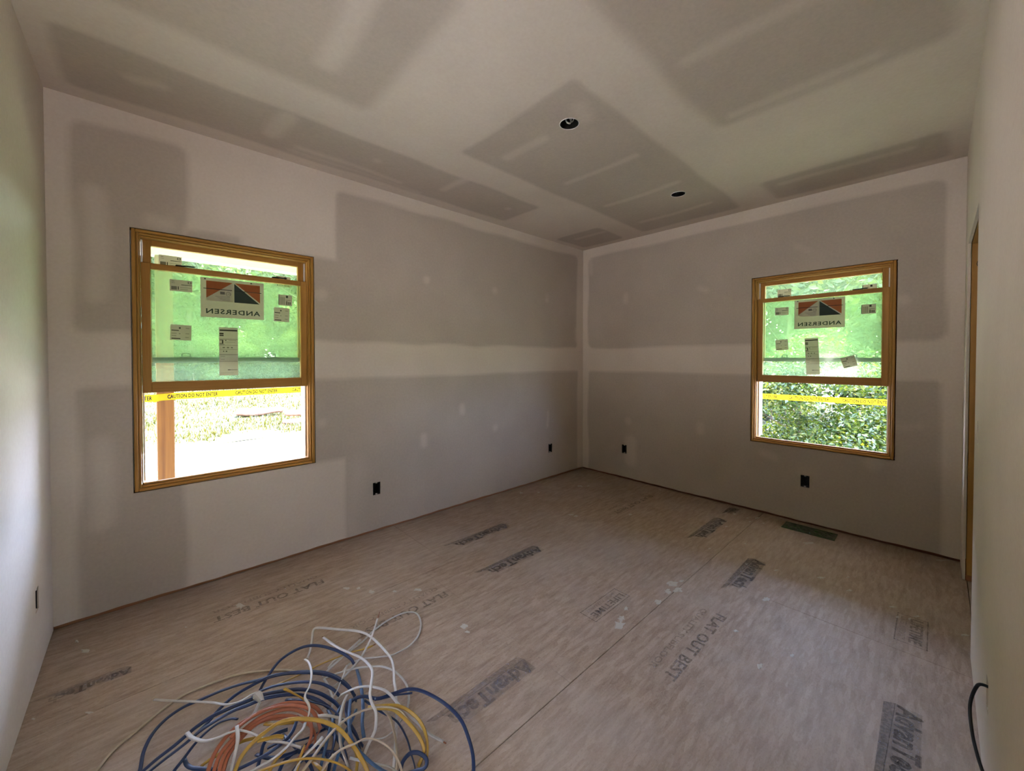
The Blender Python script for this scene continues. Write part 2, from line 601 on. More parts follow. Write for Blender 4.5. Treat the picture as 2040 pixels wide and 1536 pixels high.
W1 = (-0.05, 0.89, 0.64, 2.112)       # window openings: along the wall, height
W2 = (0.215, 1.157, 0.64, 2.112)
DOOR = (2.79, 3.75, -0.1, 2.10)       # rough door opening in the right-hand wall
W_FILL = (0.87, 1.63, 0.64, 2.112)        # added window, out of view in the left wall, lets in fill light
DOOR_FILL = (-0.28, 0.10, -0.1, 2.06)     # added narrow opening behind the camera, lets in fill light
BOX = (0.031, 0.050)                  # half size of an outlet cut-out
outA = [(1.350, 0.347), (3.437, 0.350)]
outB = [(2.458, 0.343), (0.750, 0.358)]
outC = [(2.668, 0.335)]
outD = [(2.580, 1.075), (1.935, 0.330)]
bx = lambda L: [(a - BOX[0], a + BOX[0], b - BOX[1], b + BOX[1]) for a, b in L]
g = 0.005
grow = lambda h, e: (h[0] - e, h[1] + e, h[2] - e, h[3] + e)

PA = [(-0.268, 0.19, 1.535, 2.63, 0.05, 0.022), (0.19, 0.45, 2.10, 2.155, 0.02, 0.02), (-0.262, 0.168, -0.1, 1.24, 0.03, 0.022),
      (1.046, 3.925, 1.515, 2.642, 0.05, 0.018), (0.80, 1.2, 1.515, 2.12, 0.02, 0.02),
      (1.10, 3.938, -0.1, 1.238, 0.03, 0.018), (0.80, 1.3, 0.63, 1.238, 0.02, 0.025)]
spot = lambda a, b, r=0.028, s=0.55: (a, b, a, b + 0.001, r, 0.025, s)
SA = [spot(1.812, 2.079, 0.03, 0.7), spot(2.588, 2.068), spot(3.369, 2.049, 0.022, 0.6), spot(3.375, 2.09, 0.03, 0.25), (2.195, 0.89, 2.195, 0.94, 0.03, 0.03, 0.75),
      (1.776, 0.64, 1.776, 0.71, 0.03, 0.03, 0.7), spot(2.6, 0.687, 0.03), (3.38, 0.62, 3.38, 0.76, 0.016, 0.02, 0.6), spot(0.949, 1.857, 0.04, 0.5), spot(0.942, 0.922, 0.03, 0.5),
      (0.03, 2.185, 0.10, 2.175, 0.03, 0.03, 0.5), (-0.183, 2.255, -0.19, 1.73, 0.042, 0.03, 0.62), (-0.18, 0.93, -0.18, 0.50, 0.045, 0.035, 0.62),
      (1.13, 0.10, 1.20, 0.55, 0.05, 0.10, 0.35), (0.6, 2.15, 0.75, 2.13, 0.012, 0.02, 0.4), (3.91, 1.60, 3.91, 1.75, 0.02, 0.02, 0.4)]
PB = [(-0.028, 2.970, 1.515, 2.632, 0.07, 0.016), (-0.024, 2.966, -0.1, 1.240, 0.04, 0.016)]
SB = [(2.45, 2.04, 2.44, 2.10, 0.028, 0.03, 0.42), (1.56, 2.055, 1.62, 2.085, 0.022, 0.03, 0.42), spot(2.418, 0.665, 0.04, 0.45), (2.37, 0.24, 2.375, 0.44, 0.075, 0.04, 0.6), (1.606, 0.66, 1.606, 0.72, 0.034, 0.03, 0.4),
      spot(0.178, 1.805, 0.035, 0.4), (0.98, 0.525, 1.06, 0.545, 0.035, 0.03, 0.45), (0.08, 0.90, 0.17, 0.88, 0.02, 0.03, 0.35), (0.76, 2.29, 0.83, 2.33, 0.016, 0.03, 0.3), spot(0.33, 0.58, 0.05, 0.3),
      (2.93, 2.45, 2.93, 2.60, 0.02, 0.03, 0.4)]
PCe = [(-0.269, 2.608, 2.442, 2.928, 0.04, 0.020), (-0.27, 0.905, 1.225, 2.150, 0.05, 0.05), (1.535, 3.915, 1.212, 2.160, 0.04, 0.022),
       (3.438, 3.955, 2.412, 2.962, 0.05, 0.015), (-0.27, 2.50, -0.04, 0.912, 0.08, 0.045), (3.50, 3.962, -0.03, 0.955, 0.05, 0.03)]
SCe = [(0.624, 1.92, 0.607, 1.35, 0.05, 0.035, 0.75), (1.815, 2.00, 1.82, 1.68, 0.036, 0.025, 0.6), (2.41, 1.97, 2.418, 1.38, 0.026, 0.02, 0.62), (3.02, 2.02, 3.025, 1.38, 0.03, 0.02, 0.6), (3.628, 2.01, 3.63, 1.38, 0.028, 0.02, 0.6),
       (3.60, 2.80, 3.61, 2.46, 0.028, 0.02, 0.6), (1.83, 0.79, 1.84, 0.25, 0.034, 0.03, 0.55), (2.415, 0.80, 2.42, 0.22, 0.034, 0.03, 0.6), (2.47, 0.78, 2.475, 0.3, 0.01, 0.02, 0.3), (3.632, 0.84, 3.63, 0.14, 0.032, 0.025, 0.55),
       (0.585, 2.75, 0.605, 2.50, 0.045, 0.03, 0.65), (1.772, 2.72, 1.78, 2.46, 0.032, 0.025, 0.65), spot(2.422, 2.664, 0.03, 0.6), spot(1.19, 2.637, 0.03, 0.55), (-0.03, 2.66, 0.06, 2.63, 0.03, 0.03, 0.6), (1.74, 1.33, 1.84, 1.37, 0.04, 0.04, 0.5),
       (0.75, 2.80, 1.45, 2.83, 0.022, 0.03, 0.7), (0.72, 2.87, 1.65, 2.90, 0.02, 0.03, 0.5)]
CANS = [(1.809, 1.464), (3.233, 1.473)]

wallA = sheet('wall_back_left', XL, CX, 0.021, CE, [grow(W1, 0.005)] + bx(outA), fA, DW, MAT['drywall'], mask=lambda U, V: mud_mask(U, V, PA, SA, 1), wavy=0.004)
wallB = sheet('wall_back_right', YD, CY, 0.020, CE, [grow(W2, 0.005)] + bx(outB), fB, DW, MAT['drywall'], mask=lambda U, V: mud_mask(U, V, PB, SB, 2), wavy=0.004)
wallC = sheet('wall_left', YD, CY, 0.004, CE, [W_FILL] + bx(outC), fC, DW, MAT['drywall'], 0.05, wavy=0.002)
wallD = sheet('wall_right', XL, CX, 0.004, CE, [DOOR, DOOR_FILL] + bx(outD), fD, DW, MAT['drywall'], 0.05, wavy=0.002)
ceil = sheet('ceiling', XL, CX, YD, CY, [], fCe, DW, MAT['drywall'], mask=lambda U, V: 0.08 + 0.92 * mud_mask(U, V, PCe, SCe, 3), discs=[(a, b, 0.056) for a, b in CANS])
for o in (wallA, wallB, wallC, wallD, ceil):
    o['kind'] = 'structure'

# outer shell behind the boards, sole plates showing in the gap under them, framing round the windows
T = 0.17
def shell(name, u0, u1, holes, fn, w0, w1, mat, zt=3.0):
    f2 = lambda u, v, w: fn(u, v, w0 + w)
    return tag(sheet(name, u0, u1, -0.35, zt, holes, f2, w1 - w0, mat, 5.0), kind='structure')
shell('wall_back_left_outside', XL - 0.3, CX + T, [W1], fA, 0.078, T, MAT['siding'])
shell('wall_back_right_outside', YD - 1.5, CY + T, [W2], fB, 0.078, T, MAT['siding'])
shell('wall_left_outside', YD - 0.3, CY + T, [W_FILL], fC, 0.078, T, MAT['siding'])
shell('wall_right_partition', XL - 0.3, CX + 0.078, [grow(DOOR, 0.038), grow(DOOR_FILL, 0.038)], fD, 0.078, 0.115, MAT['drywall'], 2.743)
n = 0
for fn, lo, hi, mt in ((fA, XL, CX, 'plate'), (fB, YD, CY, 'plate_y'), (fC, YD, CY, 'plate_y'), (fD, DOOR_FILL[1], DOOR[0], 'plate'), (fD, DOOR[1], CX, 'plate')):
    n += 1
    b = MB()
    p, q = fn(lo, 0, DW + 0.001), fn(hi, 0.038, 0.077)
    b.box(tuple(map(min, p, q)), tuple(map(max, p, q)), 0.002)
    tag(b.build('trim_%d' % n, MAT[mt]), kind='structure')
def rough_frame(name, W, fn):
    b = MB()
    for (u0, u1, v0, v1) in ((W[0] - 0.038, W[0] - g, W[2] - 0.038, W[3] + 0.038), (W[1] + g, W[1] + 0.038, W[2] - 0.038, W[3] + 0.038),
                             (W[0] - g, W[1] + g, W[2] - 0.038, W[2] - g), (W[0] - g, W[1] + g, W[3] + g, W[3] + 0.038)):
        p, q = fn(u0, v0, DW + 0.001), fn(u1, v1, 0.077)
        b.box(tuple(map(min, p, q)), tuple(map(max, p, q)))
    return tag(b.build(name, MAT['sheath']), kind='structure')
rough_frame('trim_6', W1, fA)
rough_frame('trim_7', W2, fB)
rough_frame('trim_8', W_FILL, fC)

# rough door opening in the right-hand wall: lumber round the hole, a small closet behind it
door = tag(empty('door_1', (DOOR[0], YD, 0)), kind='structure')
def door_part(name, a, b, mat):
    off = Vector(door.location)
    return MB().box(tuple(Vector(a) - off), tuple(Vector(b) - off), 0.003).build(name, mat, door)
door_part('jack_stud', (3.751, YD - 0.105, 0.0), (3.789, YD - DW - 0.003, 2.10), MAT['stud'])
door_part('jack_stud', (2.751, YD - 0.105, 0.0), (2.789, YD - DW - 0.003, 2.10), MAT['stud'])
door_part('header', (2.752, YD - 0.105, 2.101), (3.788, YD - DW - 0.003, 2.24), MAT['stud'])
door_part('drywall_edge', (3.752, YD - 0.1175, 0.0), (3.80, YD - 0.106, 2.10), MAT['drywall'])
me, w = text_mesh('C B', 0.045, lambda x, y: (3.7505 - DOOR[0], 0 - 0.035 - x * 0.5, 1.95 + y), 'pencil_mark')
link('pencil_mark', me, MAT['print_black'], door)
fill_door = tag(empty('fill_doorway', (DOOR_FILL[0], YD, 0)), kind='structure')  # doorway added out of view as a fill-light opening
for nm, a, c in (('jack_stud', (-0.318, YD - 0.115, 0), (-0.281, YD - DW - 0.003, 2.06)), ('jack_stud', (0.101, YD - 0.115, 0), (0.138, YD - DW - 0.003, 2.06)), ('header', (-0.318, YD - 0.115, 2.061), (0.138, YD - DW - 0.003, 2.24))):
    MB().box(tuple(Vector(a) - fill_door.location), tuple(Vector(c) - fill_door.location), 0.003).build(nm, MAT['stud'], fill_door)
def room_box(name, a, b, mat):
    return tag(MB().box(a, b).build(name, mat), kind='structure')
room_box('wall_closet_back', (2.3, YD - 1.30, 0), (CX + 0.078, YD - 1.25, CE), MAT['drywall'])
room_box('wall_closet_side', (2.3, YD - 1.25, 0), (2.35, YD - 0.115, CE), MAT['drywall'])
room_box('ceiling_closet', (2.3, YD - 1.30, CE), (CX + 0.078, YD - 0.114, CE + 0.02), MAT['drywall'])

# subfloor: joists' deck and the strand-board panels lying on it
floor = tag(MB().box((XL - 0.2, YD - 1.4, -0.12), (CX + 0.075, CY + 0.075, -0.020)).build('floor', MAT['sheath']), kind='structure')
rows = [(-1.40, -0.138), (-0.138, 1.0545), (1.0545, 2.245), (2.245, CY + 0.07)]
ends = [[0.9, 3.3], [0.15, 2.62], [1.32, 3.74], [1.50]]
for (y0, y1), e in zip(rows, ends):
    xs = [XL - 0.02] + e + [CX + 0.07]
    for x0, x1 in zip(xs[:-1], xs[1:]):
        MB().box((x0 + 0.0003, y0 + 0.0012, -0.0195), (x1 - 0.0003, y1 - 0.0012, 0.0), 0.0014).build('floor_panel', MAT['floor'], floor)

# printing on the panels; all of it reads from the far side of the room (turned half round)
def floor_text(txt, xs, y, h, mat, length=None, name='floor_print', bold=0.035):
    me, w = text_mesh(txt, h, lambda x, yy: (x, yy, 0), name, bold=bold)
    k = (length / w) if length else 1.0
    for v in me.vertices:
        v.co = (xs - v.co.x * k, y - v.co.y, 0.0006)
    return link(name, me, mat, floor)
def logo(x0, x1, y0, y1, mat):            # word with a tapering bar under it
    h = (y1 - y0)
    floor_text('AdvanTech', x1, y0 + h * 0.64, h * 0.62, mat, (x1 - x0) * 0.90, bold=0.05)
    b = MB()                              # solid bar, then the worn wash of ink round the word
    b.quad([(x1, y0 + h * 0.70, 0.0006), (x1 - 0.02, y1, 0.0006), (x0 - 0.03, y1 - h * 0.04, 0.0006), (x0, y0 + h * 0.78, 0.0006)])
    b.build('floor_print', mat, floor)
    b = MB()
    b.quad([(x1, y0 + h * 0.05, 0.0004), (x1, y0 + h * 0.72, 0.0004), (x0 + 0.03, y0 + h * 0.80, 0.0004), (x0 + 0.10, y0 + h * 0.05, 0.0004)])
    b.build('floor_print', MAT['ink_block'], floor)
logo(1.63, 2.20, 2.385, 2.485, MAT['ink'])
logo(1.58, 2.11, 1.925, 2.035, MAT['ink'])
logo(0.80, 1.27, 1.205, 1.320, MAT['ink_faint'])
logo(3.09, 3.65, 1.205, 1.315, MAT['ink'])
logo(2.57, 3.08, 0.770, 0.885, MAT['ink'])
logo(3.80, 4.00, 1.222, 1.310, MAT['ink'])
logo(1.74, 2.20, 0.020, 0.135, MAT['ink'])
logo(-0.33, -0.06, 2.410, 2.480, MAT['ink_faint'])
logo(0.05, 0.50, 0.30, 0.41, MAT['ink_faint'])
def flat_text(x1, y, L):
    floor_text('FLAT OUT BEST', x1, y, 0.052, MAT['ink'], L)
    floor_text('QUALITY SUBFLOOR', x1 - 0.01, y + 0.072, 0.030, MAT['ink_faint'], L * 0.98)
flat_text(2.27, 0.805, 0.62)
flat_text(1.29, 1.985, 0.53)
flat_text(3.74, 1.985, 0.66)
flat_text(0.80, 2.62, 0.55)
def warranty(x0, x1, y0, y1):
    b = MB()
    e = 0.005
    for a, c in (((x0, y0), (x1, y0 + e)), ((x0, y1 - e), (x1, y1)), ((x0, y0), (x0 + e, y1)), ((x1 - e, y0), (x1, y1))):
        b.quad([(a[0], a[1], 0.0006), (c[0], a[1], 0.0006), (c[0], c[1], 0.0006), (a[0], c[1], 0.0006)])
    b.build('floor_print', MAT['ink'], floor)
    h = y1 - y0
    floor_text('LIFETIME', x1 - 0.02, y0 + h * 0.55, h * 0.40, MAT['ink'], (x1 - x0) * 0.86)
    floor_text('LIMITED WARRANTY', x1 - 0.03, y0 + h * 0.86, h * 0.20, MAT['ink_faint'], (x1 - x0) * 0.82)
warranty(1.727, 2.063, 1.210, 1.316)
warranty(2.705, 3.005, 0.018, 0.136)

# dried drops of joint compound
SPLATS = [(0.881,2.414,0.0200,-0.0186,0.0079,0.0214),(0.930,2.369,0.0111,-0.0103,0.0062,0.0157),(0.975,2.278,0.0175,-0.0163,0.0086,0.0199),(1.076,2.191,0.0132,-0.0122,0.0071,0.0144),(1.187,2.109,0.0221,-0.0205,0.0105,0.0186),(3.465,2.640,0.0241,-0.0224,0.0346,0.0264),(3.529,2.581,0.0160,-0.0149,0.0282,0.0206),(2.834,2.918,0.0190,-0.0177,0.0269,0.0277),(2.978,2.805,0.0114,-0.0106,0.0203,0.0192),(2.764,2.211,0.0262,-0.0243,0.0180,0.0144),(2.770,2.159,0.0162,-0.0151,0.0179,0.0140),(3.154,1.849,0.0131,-0.0122,0.0205,0.0121),(3.125,0.489,0.0210,-0.0195,0.0217,0.0035),(3.019,0.708,0.0121,-0.0112,0.0145,0.0035),(3.645,0.648,0.0387,-0.0360,0.0301,0.0055),(3.080,0.345,0.0176,-0.0164,0.0169,0.0020),(3.047,0.160,0.0185,-0.0172,0.0155,0.0009),(3.003,-0.106,0.0222,-0.0206,0.0165,-0.0005),(2.612,0.658,0.0191,-0.0177,0.0277,0.0071),(2.193,0.686,0.0113,-0.0104,0.0164,0.0052),(2.025,0.531,0.0116,-0.0108,0.0270,0.0073),(2.203,0.449,0.0086,-0.0080,0.0151,0.0032),(4.011,-0.036,0.0354,-0.0329,0.0252,-0.0001),(-0.223,2.740,0.0227,-0.0211,-0.0014,0.0191),(-0.261,2.861,0.0108,-0.0101,-0.0013,0.0154),(-0.332,2.358,0.0071,-0.0066,-0.0013,0.0100),(-0.176,2.248,0.0144,-0.0134,-0.0007,0.0097),(0.375,2.652,0.0248,-0.0230,0.0048,0.0329),(1.200,1.659,0.0153,-0.0142,0.0139,0.0191),(1.185,1.611,0.0112,-0.0104,0.0066,0.0090),(2.370,1.098,0.0295,-0.0274,0.0323,0.0151),(2.330,1.049,0.0265,-0.0246,0.0309,0.0141),(2.270,1.083,0.0198,-0.0183,0.0300,0.0144),(2.134,1.070,0.0189,-0.0175,0.0269,0.0136),(2.438,1.073,0.0138,-0.0128,0.0167,0.0074),(1.798,1.115,0.0288,-0.0267,0.0313,0.0195),(1.851,1.136,0.0157,-0.0146,0.0256,0.0158),(1.945,1.165,0.0123,-0.0114,0.0199,0.0120),(3.894,1.055,0.0192,-0.0178,0.0248,0.0068),(3.830,1.115,0.0128,-0.0119,0.0182,0.0054),(3.763,1.076,0.0125,-0.0116,0.0175,0.0051),(3.812,0.988,0.0124,-0.0115,0.0176,0.0046),(3.507,1.176,0.0122,-0.0113,0.0159,0.0054),(3.287,0.969,0.0110,-0.0102,0.0135,0.0040),(3.009,1.120,0.0107,-0.0100,0.0120,0.0045),(2.962,0.866,0.0099,-0.0092,0.0109,0.0032),(3.258,0.373,0.0093,-0.0087,0.0113,0.0013),(3.032,0.062,0.0139,-0.0129,0.0119,0.0003),(2.974,0.088,0.0078,-0.0073,0.0116,0.0004),(2.949,0.133,0.0079,-0.0073,0.0116,0.0006),(3.844,1.223,0.0131,-0.0122,0.0188,0.0060),(3.976,1.985,0.0117,-0.0108,0.0184,0.0092),(0.139,2.629,0.0076,-0.0071,0.0006,0.0099)]
rnd = random.Random(4)
for (x, y, ex, ey, gx, gy) in SPLATS:
    b = MB()
    K = 14
    ring = []
    for k in range(K):
        a = 2 * math.pi * k / K
        r = 0.45 + 0.6 * rnd.random()
        ring.append((x + r * (ex * math.cos(a) + gx * math.sin(a)), y + r * (ey * math.cos(a) + gy * math.sin(a))))
    b.v = [(p[0], p[1], 0.0003) for p in ring] + [(x + (p[0] - x) * 0.7, y + (p[1] - y) * 0.7, 0.0016) for p in ring]
    b.f = [(k, (k + 1) % K, K + (k + 1) % K, K + k) for k in range(K)] + [tuple(range(K, 2 * K))]
    b.m = [0] * len(b.f)
    b.build('compound_splat', MAT['splat'], floor)

# ---------------------------------------------------------------- windows
def bars(parent, mat_v, mat_h, x0, x1, z0, z1, wl, wb, wt, y0, y1, names, bev=0.002, yb=None):
    """side, bottom and top bars of a rectangular frame as four parts"""
    o = []
    o.append(MB().box((x0, y0, z0), (x0 + wl, y1, z1), bev).build(names[0], mat_v, parent))
    o.append(MB().box((x1 - wl, y0, z0), (x1, y1, z1), bev).build(names[0], mat_v, parent))
    o.append(MB().box((x0 + wl, y0, z0), (x1 - wl, yb or y1, z0 + wb), bev).build(names[1], mat_h, parent))
    o.append(MB().box((x0 + wl, y0, z1 - wt), (x1 - wl, y1, z1), bev).build(names[2], mat_h, parent))
    return o

def window(name, loc, rz, bottom):
    """local axes: x to the right seen from the room, y outward, z up; `bottom` is the raised sash's lower edge"""
    w = tag(empty(name, loc, rz), kind='structure')
    z0, z1, h = W1[2], W1[3], 0.47
    bars(w, MAT['pine'], MAT['pine_x'], -h, h, z0, z1, 0.017, 0.015, 0.015, -0.007, 0.165, ('side_jamb', 'sill', 'head_jamb'), 0.0035, 0.10)
    bars(w, MAT['pine'], MAT['pine_x'], -h + 0.018, h - 0.018, z0 + 0.016, z1 - 0.016, 0.011, 0.011, 0.010, 0.006, 0.164, ('stop', 'sill_stop', 'head_stop'), 0.003, 0.066)
    bars(w, MAT['pine'], MAT['pine_x'], -h + 0.030, h - 0.030, z0 + 0.028, z1 - 0.027, 0.006, 0.010, 0.008, 0.022, 0.163, ('inner_stop', 'sill_stop', 'head_stop'), 0.002, 0.048)
    for s in (-1, 1):
        MB().box((s * 0.4285 - 0.004, 0.066, z0 + 0.04), (s * 0.4285 + 0.004, 0.162, z1 - 0.04), 0.001).build('jamb_liner', MAT['vinyl'], w)
    # raised lower sash
    ls = empty('lower_sash', (0, 0, 0), 0, w)
    H, hw = 0.745, 0.4325
    bars(ls, MAT['pine'], MAT['pine_x'], -hw, hw, bottom, bottom + H, 0.040, 0.062, 0.034, 0.030, 0.064, ('stile', 'rail', 'rail'), 0.0025)
    MB().box((-hw + 0.038, 0.047, bottom + 0.06), (hw - 0.038, 0.051, bottom + H - 0.032)).build('pane', MAT['pane'], ls)
    for s in (-0.26, 0.24):
        b = MB()
        b.box((s - 0.022, 0.034, bottom + H), (s + 0.022, 0.052, bottom + H + 0.010), 0.004)
        b.box((s + 0.010, 0.030, bottom + H + 0.003), (s + 0.070, 0.040, bottom + H + 0.010), 0.003)
        b.build('tilt_latch', MAT['black'], ls)
    # upper sash behind it
    us = empty('upper_sash', (0, 0, 0), 0, w)
    uz0, uz1, hw = 1.362, 2.080, 0.424
    o = bars(us, MAT['pine'], MAT['pine_x'], -hw, hw, uz0, uz1, 0.036, 0.034, 0.036, 0.074, 0.106, ('stile', 'meeting_rail', 'rail'), 0.0025)
    o[2].data.materials[0] = MAT['grey_rail']  # wood rail given the grey of the haze in front of it
    MB().box((-hw + 0.034, 0.090, uz0 + 0.032), (hw - 0.034, 0.094, uz1 - 0.034)).build('pane', MAT['pane'], us)
    for s in (-0.235, 0.225):
        b = MB()
        b.box((s - 0.030, 0.076, uz0 + 0.034), (s + 0.030, 0.088, uz0 + 0.038), 0.001)
        b.tube(catmull([(s - 0.019, 0.08, uz0 + 0.037), (s - 0.018, 0.08, uz0 + 0.056), (s, 0.08, uz0 + 0.060), (s + 0.018, 0.08, uz0 + 0.056), (s + 0.019, 0.08, uz0 + 0.037)], 3), 0.003, 6)
        b.build('sash_lock', MAT['black'], us)
    return w
win1 = window('window_1', (0.42, CY, 0), 0.0, 1.192)
win2 = window('window_2', (CX, 0.686, 0), -math.pi / 2, 1.180)
fill_win = tag(empty('fill_window', (XL, 1.25, 0), math.pi / 2), kind='structure')      # fixed window added out of view to brighten the room
bars(fill_win, MAT['pine'], MAT['pine_x'], -0.38, 0.38, W_FILL[2], W_FILL[3], 0.03, 0.03, 0.03, -0.007, 0.165, ('side_jamb', 'sill', 'head_jamb'), 0.0035)
MB().box((-0.35, 0.068, W_FILL[2] + 0.03), (0.35, 0.072, W_FILL[3] - 0.03)).build('pane', MAT['clear'], fill_win)

# factory stickers: each rides on the glass; the printing faces outside, so it reads backwards from the room
def sticker_root(name, win, x, z, rot, depth, label):
    o = empty(name)
    M = win.matrix_basis @ Matrix.Translation((x, depth, z)) @ Matrix.Rotation(rot, 4, 'Y')
    o.matrix_basis = M
    return tag(o, label, 'sticker', 'factory stickers on the window glass')

def plate_part(name, x0, x1, z0, z1, mat, parent, y=0.0, t=0.0004):
    return MB().box((x0, y, z0), (x1, y + t, z1)).build(name, mat, parent)

def poly_part(name, pts, mat, parent, y):
    b = MB()
    K = len(pts)
    b.v = [(p[0], y, p[1]) for p in pts] + [(p[0], y + 0.0003, p[1]) for p in pts]
    b.f = [tuple(range(K)), tuple(range(2 * K - 1, K - 1, -1))] + [(k, K + k, K + (k + 1) % K, (k + 1) % K) for k in range(K)]
    b.m = [0] * len(b.f)
    return b.build(name, mat, parent)

def mirrored_text(txt, h, length, xr, z, mat, parent, y, name='lettering'):
    me, w = text_mesh(txt, h, lambda x, yy: (x, yy, 0), name, 1.15, bold=0.03)
    k = length / w
    for v in me.vertices:
        v.co = (xr - v.co.x * k, y, z + v.co.y)
    return link(name, me, mat, parent)

def brand_sticker(win, x, z, label, depth=0.0455):
    r = sticker_root('brand_sticker', win, x, z, 0.0, depth, label)
    w, h = 0.168, 0.122
    plate_part('paper', -w, w, -h, h, MAT['paper'], r)
    y = -0.0006
    poly_part('orange_triangle', [(-w + 0.028, h - 0.018), (-0.004, h - 0.018), (-w + 0.028, h - 0.125)], MAT['print_orange'], r, y)
    poly_part('cream_triangle', [(-0.004, h - 0.018), (-0.004, h - 0.142), (-w + 0.028, h - 0.142), (-w + 0.028, h - 0.128)], MAT['print_cream'], r, y)
    poly_part('orange_triangle', [(0.008, h - 0.018), (w - 0.022, h - 0.018), (w - 0.022, h - 0.135)], MAT['print_orange'], r, y)
    poly_part('green_triangle', [(0.004, h - 0.022), (w - 0.026, h - 0.142), (0.004, h - 0.142)], MAT['print_green'], r, y)
    plate_part('print_line', -w + 0.014, -0.008, h - 0.069, h - 0.065, MAT['print_black'], r, y - 0.0006)
    plate_part('print_line', 0.004, w - 0.014, h - 0.069, h - 0.065, MAT['print_black'], r, y - 0.0006)
    for k in range(4):
        plate_part('print_line', -0.095 + 0.012 * k, -0.02, h - 0.112 - 0.008 * k, h - 0.1105 - 0.008 * k, MAT['print_grey'], r, y - 0.0006)
    b = MB()
    b.tube([(-0.028 + 0.012 * math.cos(a), y - 0.0008, h - 0.092 + 0.012 * math.sin(a)) for a in np.linspace(0, 2 * math.pi, 17)], 0.0012, 5, up=(0, 1, 0))
    b.box((-0.036, y - 0.001, h - 0.093), (-0.020, y - 0.0006, h - 0.091))
    b.build('print_mark', MAT['print_grey'], r)
    plate_part('print_line', -0.070, -0.046, h - 0.096, h - 0.080, MAT['print_grey'], r, y - 0.0006)
    for sx in (-w + 0.018, 0.092):
        plate_part('print_dot', sx, sx + 0.009, h - 0.012, h - 0.004, MAT['print_black'], r, y)
    mirrored_text('ANDERSEN', 0.030, 0.288, w - 0.022, -h + 0.024, MAT['print_green'], r, y - 0.0002)
    return r

def label_sticker(win, x, z, w, h, rot, kind, label, depth=0.0455):
    r = sticker_root('label_sticker', win, x, z, rot, depth, label)
    w, h = w / 2, h / 2
    plate_part('paper', -w, w, -h, h, MAT['paper'], r)
    y = -0.0006
    K, G = MAT['print_black'], MAT['print_grey']
    P = lambda a, b, c, d, m=G: plate_part('print_line', -w + a * 2 * w, -w + b * 2 * w, -h + c * 2 * h, -h + d * 2 * h, m, r, y)
    if kind == 'wide':
        for q in ((0.50, 0.97, 0.56, 0.61, K), (0.80, 0.95, 0.72, 0.76, K), (0.80, 0.83, 0.72, 0.92, K), (0.80, 0.95, 0.88, 0.92, K), (0.92, 0.95, 0.72, 0.92, K), (0.06, 0.31, 0.12, 0.42, G), (0.35, 0.39, 0.14, 0.42, K), (0.45, 0.95, 0.34, 0.37, G), (0.45, 0.80, 0.18, 0.21, G), (0.08, 0.20, 0.84, 0.88, G), (0.08, 0.22, 0.70, 0.73, G)):
            P(*q)
    elif kind == 'square':
        for q in ((0.05, 0.40, 0.60, 0.65, K), (0.40, 0.48, 0.74, 0.84, K), (0.06, 0.30, 0.42, 0.45, G), (0.40, 0.48, 0.40, 0.44, G), (0.06, 0.28, 0.27, 0.30, G), (0.06, 0.48, 0.07, 0.13, K), (0.72, 0.90, 0.78, 0.81, G), (0.72, 0.90, 0.42, 0.45, G), (0.70, 0.88, 0.18, 0.21, G)):
            P(*q)
    elif kind == 'barcode':
        P(0.0, 0.06, 0.05, 0.95, K)
        for k in range(5):
            P(0.14 + 0.07 * k, 0.17 + 0.07 * k, 0.08, 0.78, G)
        for q in ((0.55, 0.70, 0.72, 0.95, K), (0.55, 0.66, 0.08, 0.42, G), (0.70, 0.80, 0.10, 0.36, G), (0.84, 0.90, 0.10, 0.36, K), (0.52, 0.92, 0.50, 0.54, G)):
            P(*q)
    else:                                     # tall form
        for q in ((0.03, 0.97, 0.925, 0.955, K), (0.02, 0.24, 0.855, 0.885, K), (0.02, 0.24, 0.820, 0.845, K), (0.0, 1.0, 0.755, 0.762, K), (0.02, 0.22, 0.660, 0.672, K), (0.02, 0.22, 0.728, 0.740, K), (0.15, 0.22, 0.672, 0.728, K), (0.02, 0.28, 0.640, 0.648, K), (0.31, 0.38, 0.722, 0.738, K), (0.50, 0.90, 0.728, 0.734, G), (0.30, 0.85, 0.690, 0.695, G), (0.0, 1.0, 0.625, 0.630, G),
                  (0.18, 0.30, 0.570, 0.592, G), (0.40, 0.52, 0.570, 0.592, G), (0.62, 0.72, 0.570, 0.592, G), (0.0, 1.0, 0.540, 0.545, G), (0.20, 0.26, 0.49, 0.515, G), (0.34, 0.42, 0.49, 0.515, G), (0.0, 1.0, 0.430, 0.437, K), (0.08, 0.30, 0.395, 0.402, G), (0.08, 0.28, 0.330, 0.337, G), (0.0, 0.98, 0.290, 0.298, G), (0.44, 0.97, 0.112, 0.120, K), (0.44, 0.58, 0.110, 0.124, K), (0.08, 0.75, 0.05, 0.054, G)):
            P(*q)
    return r

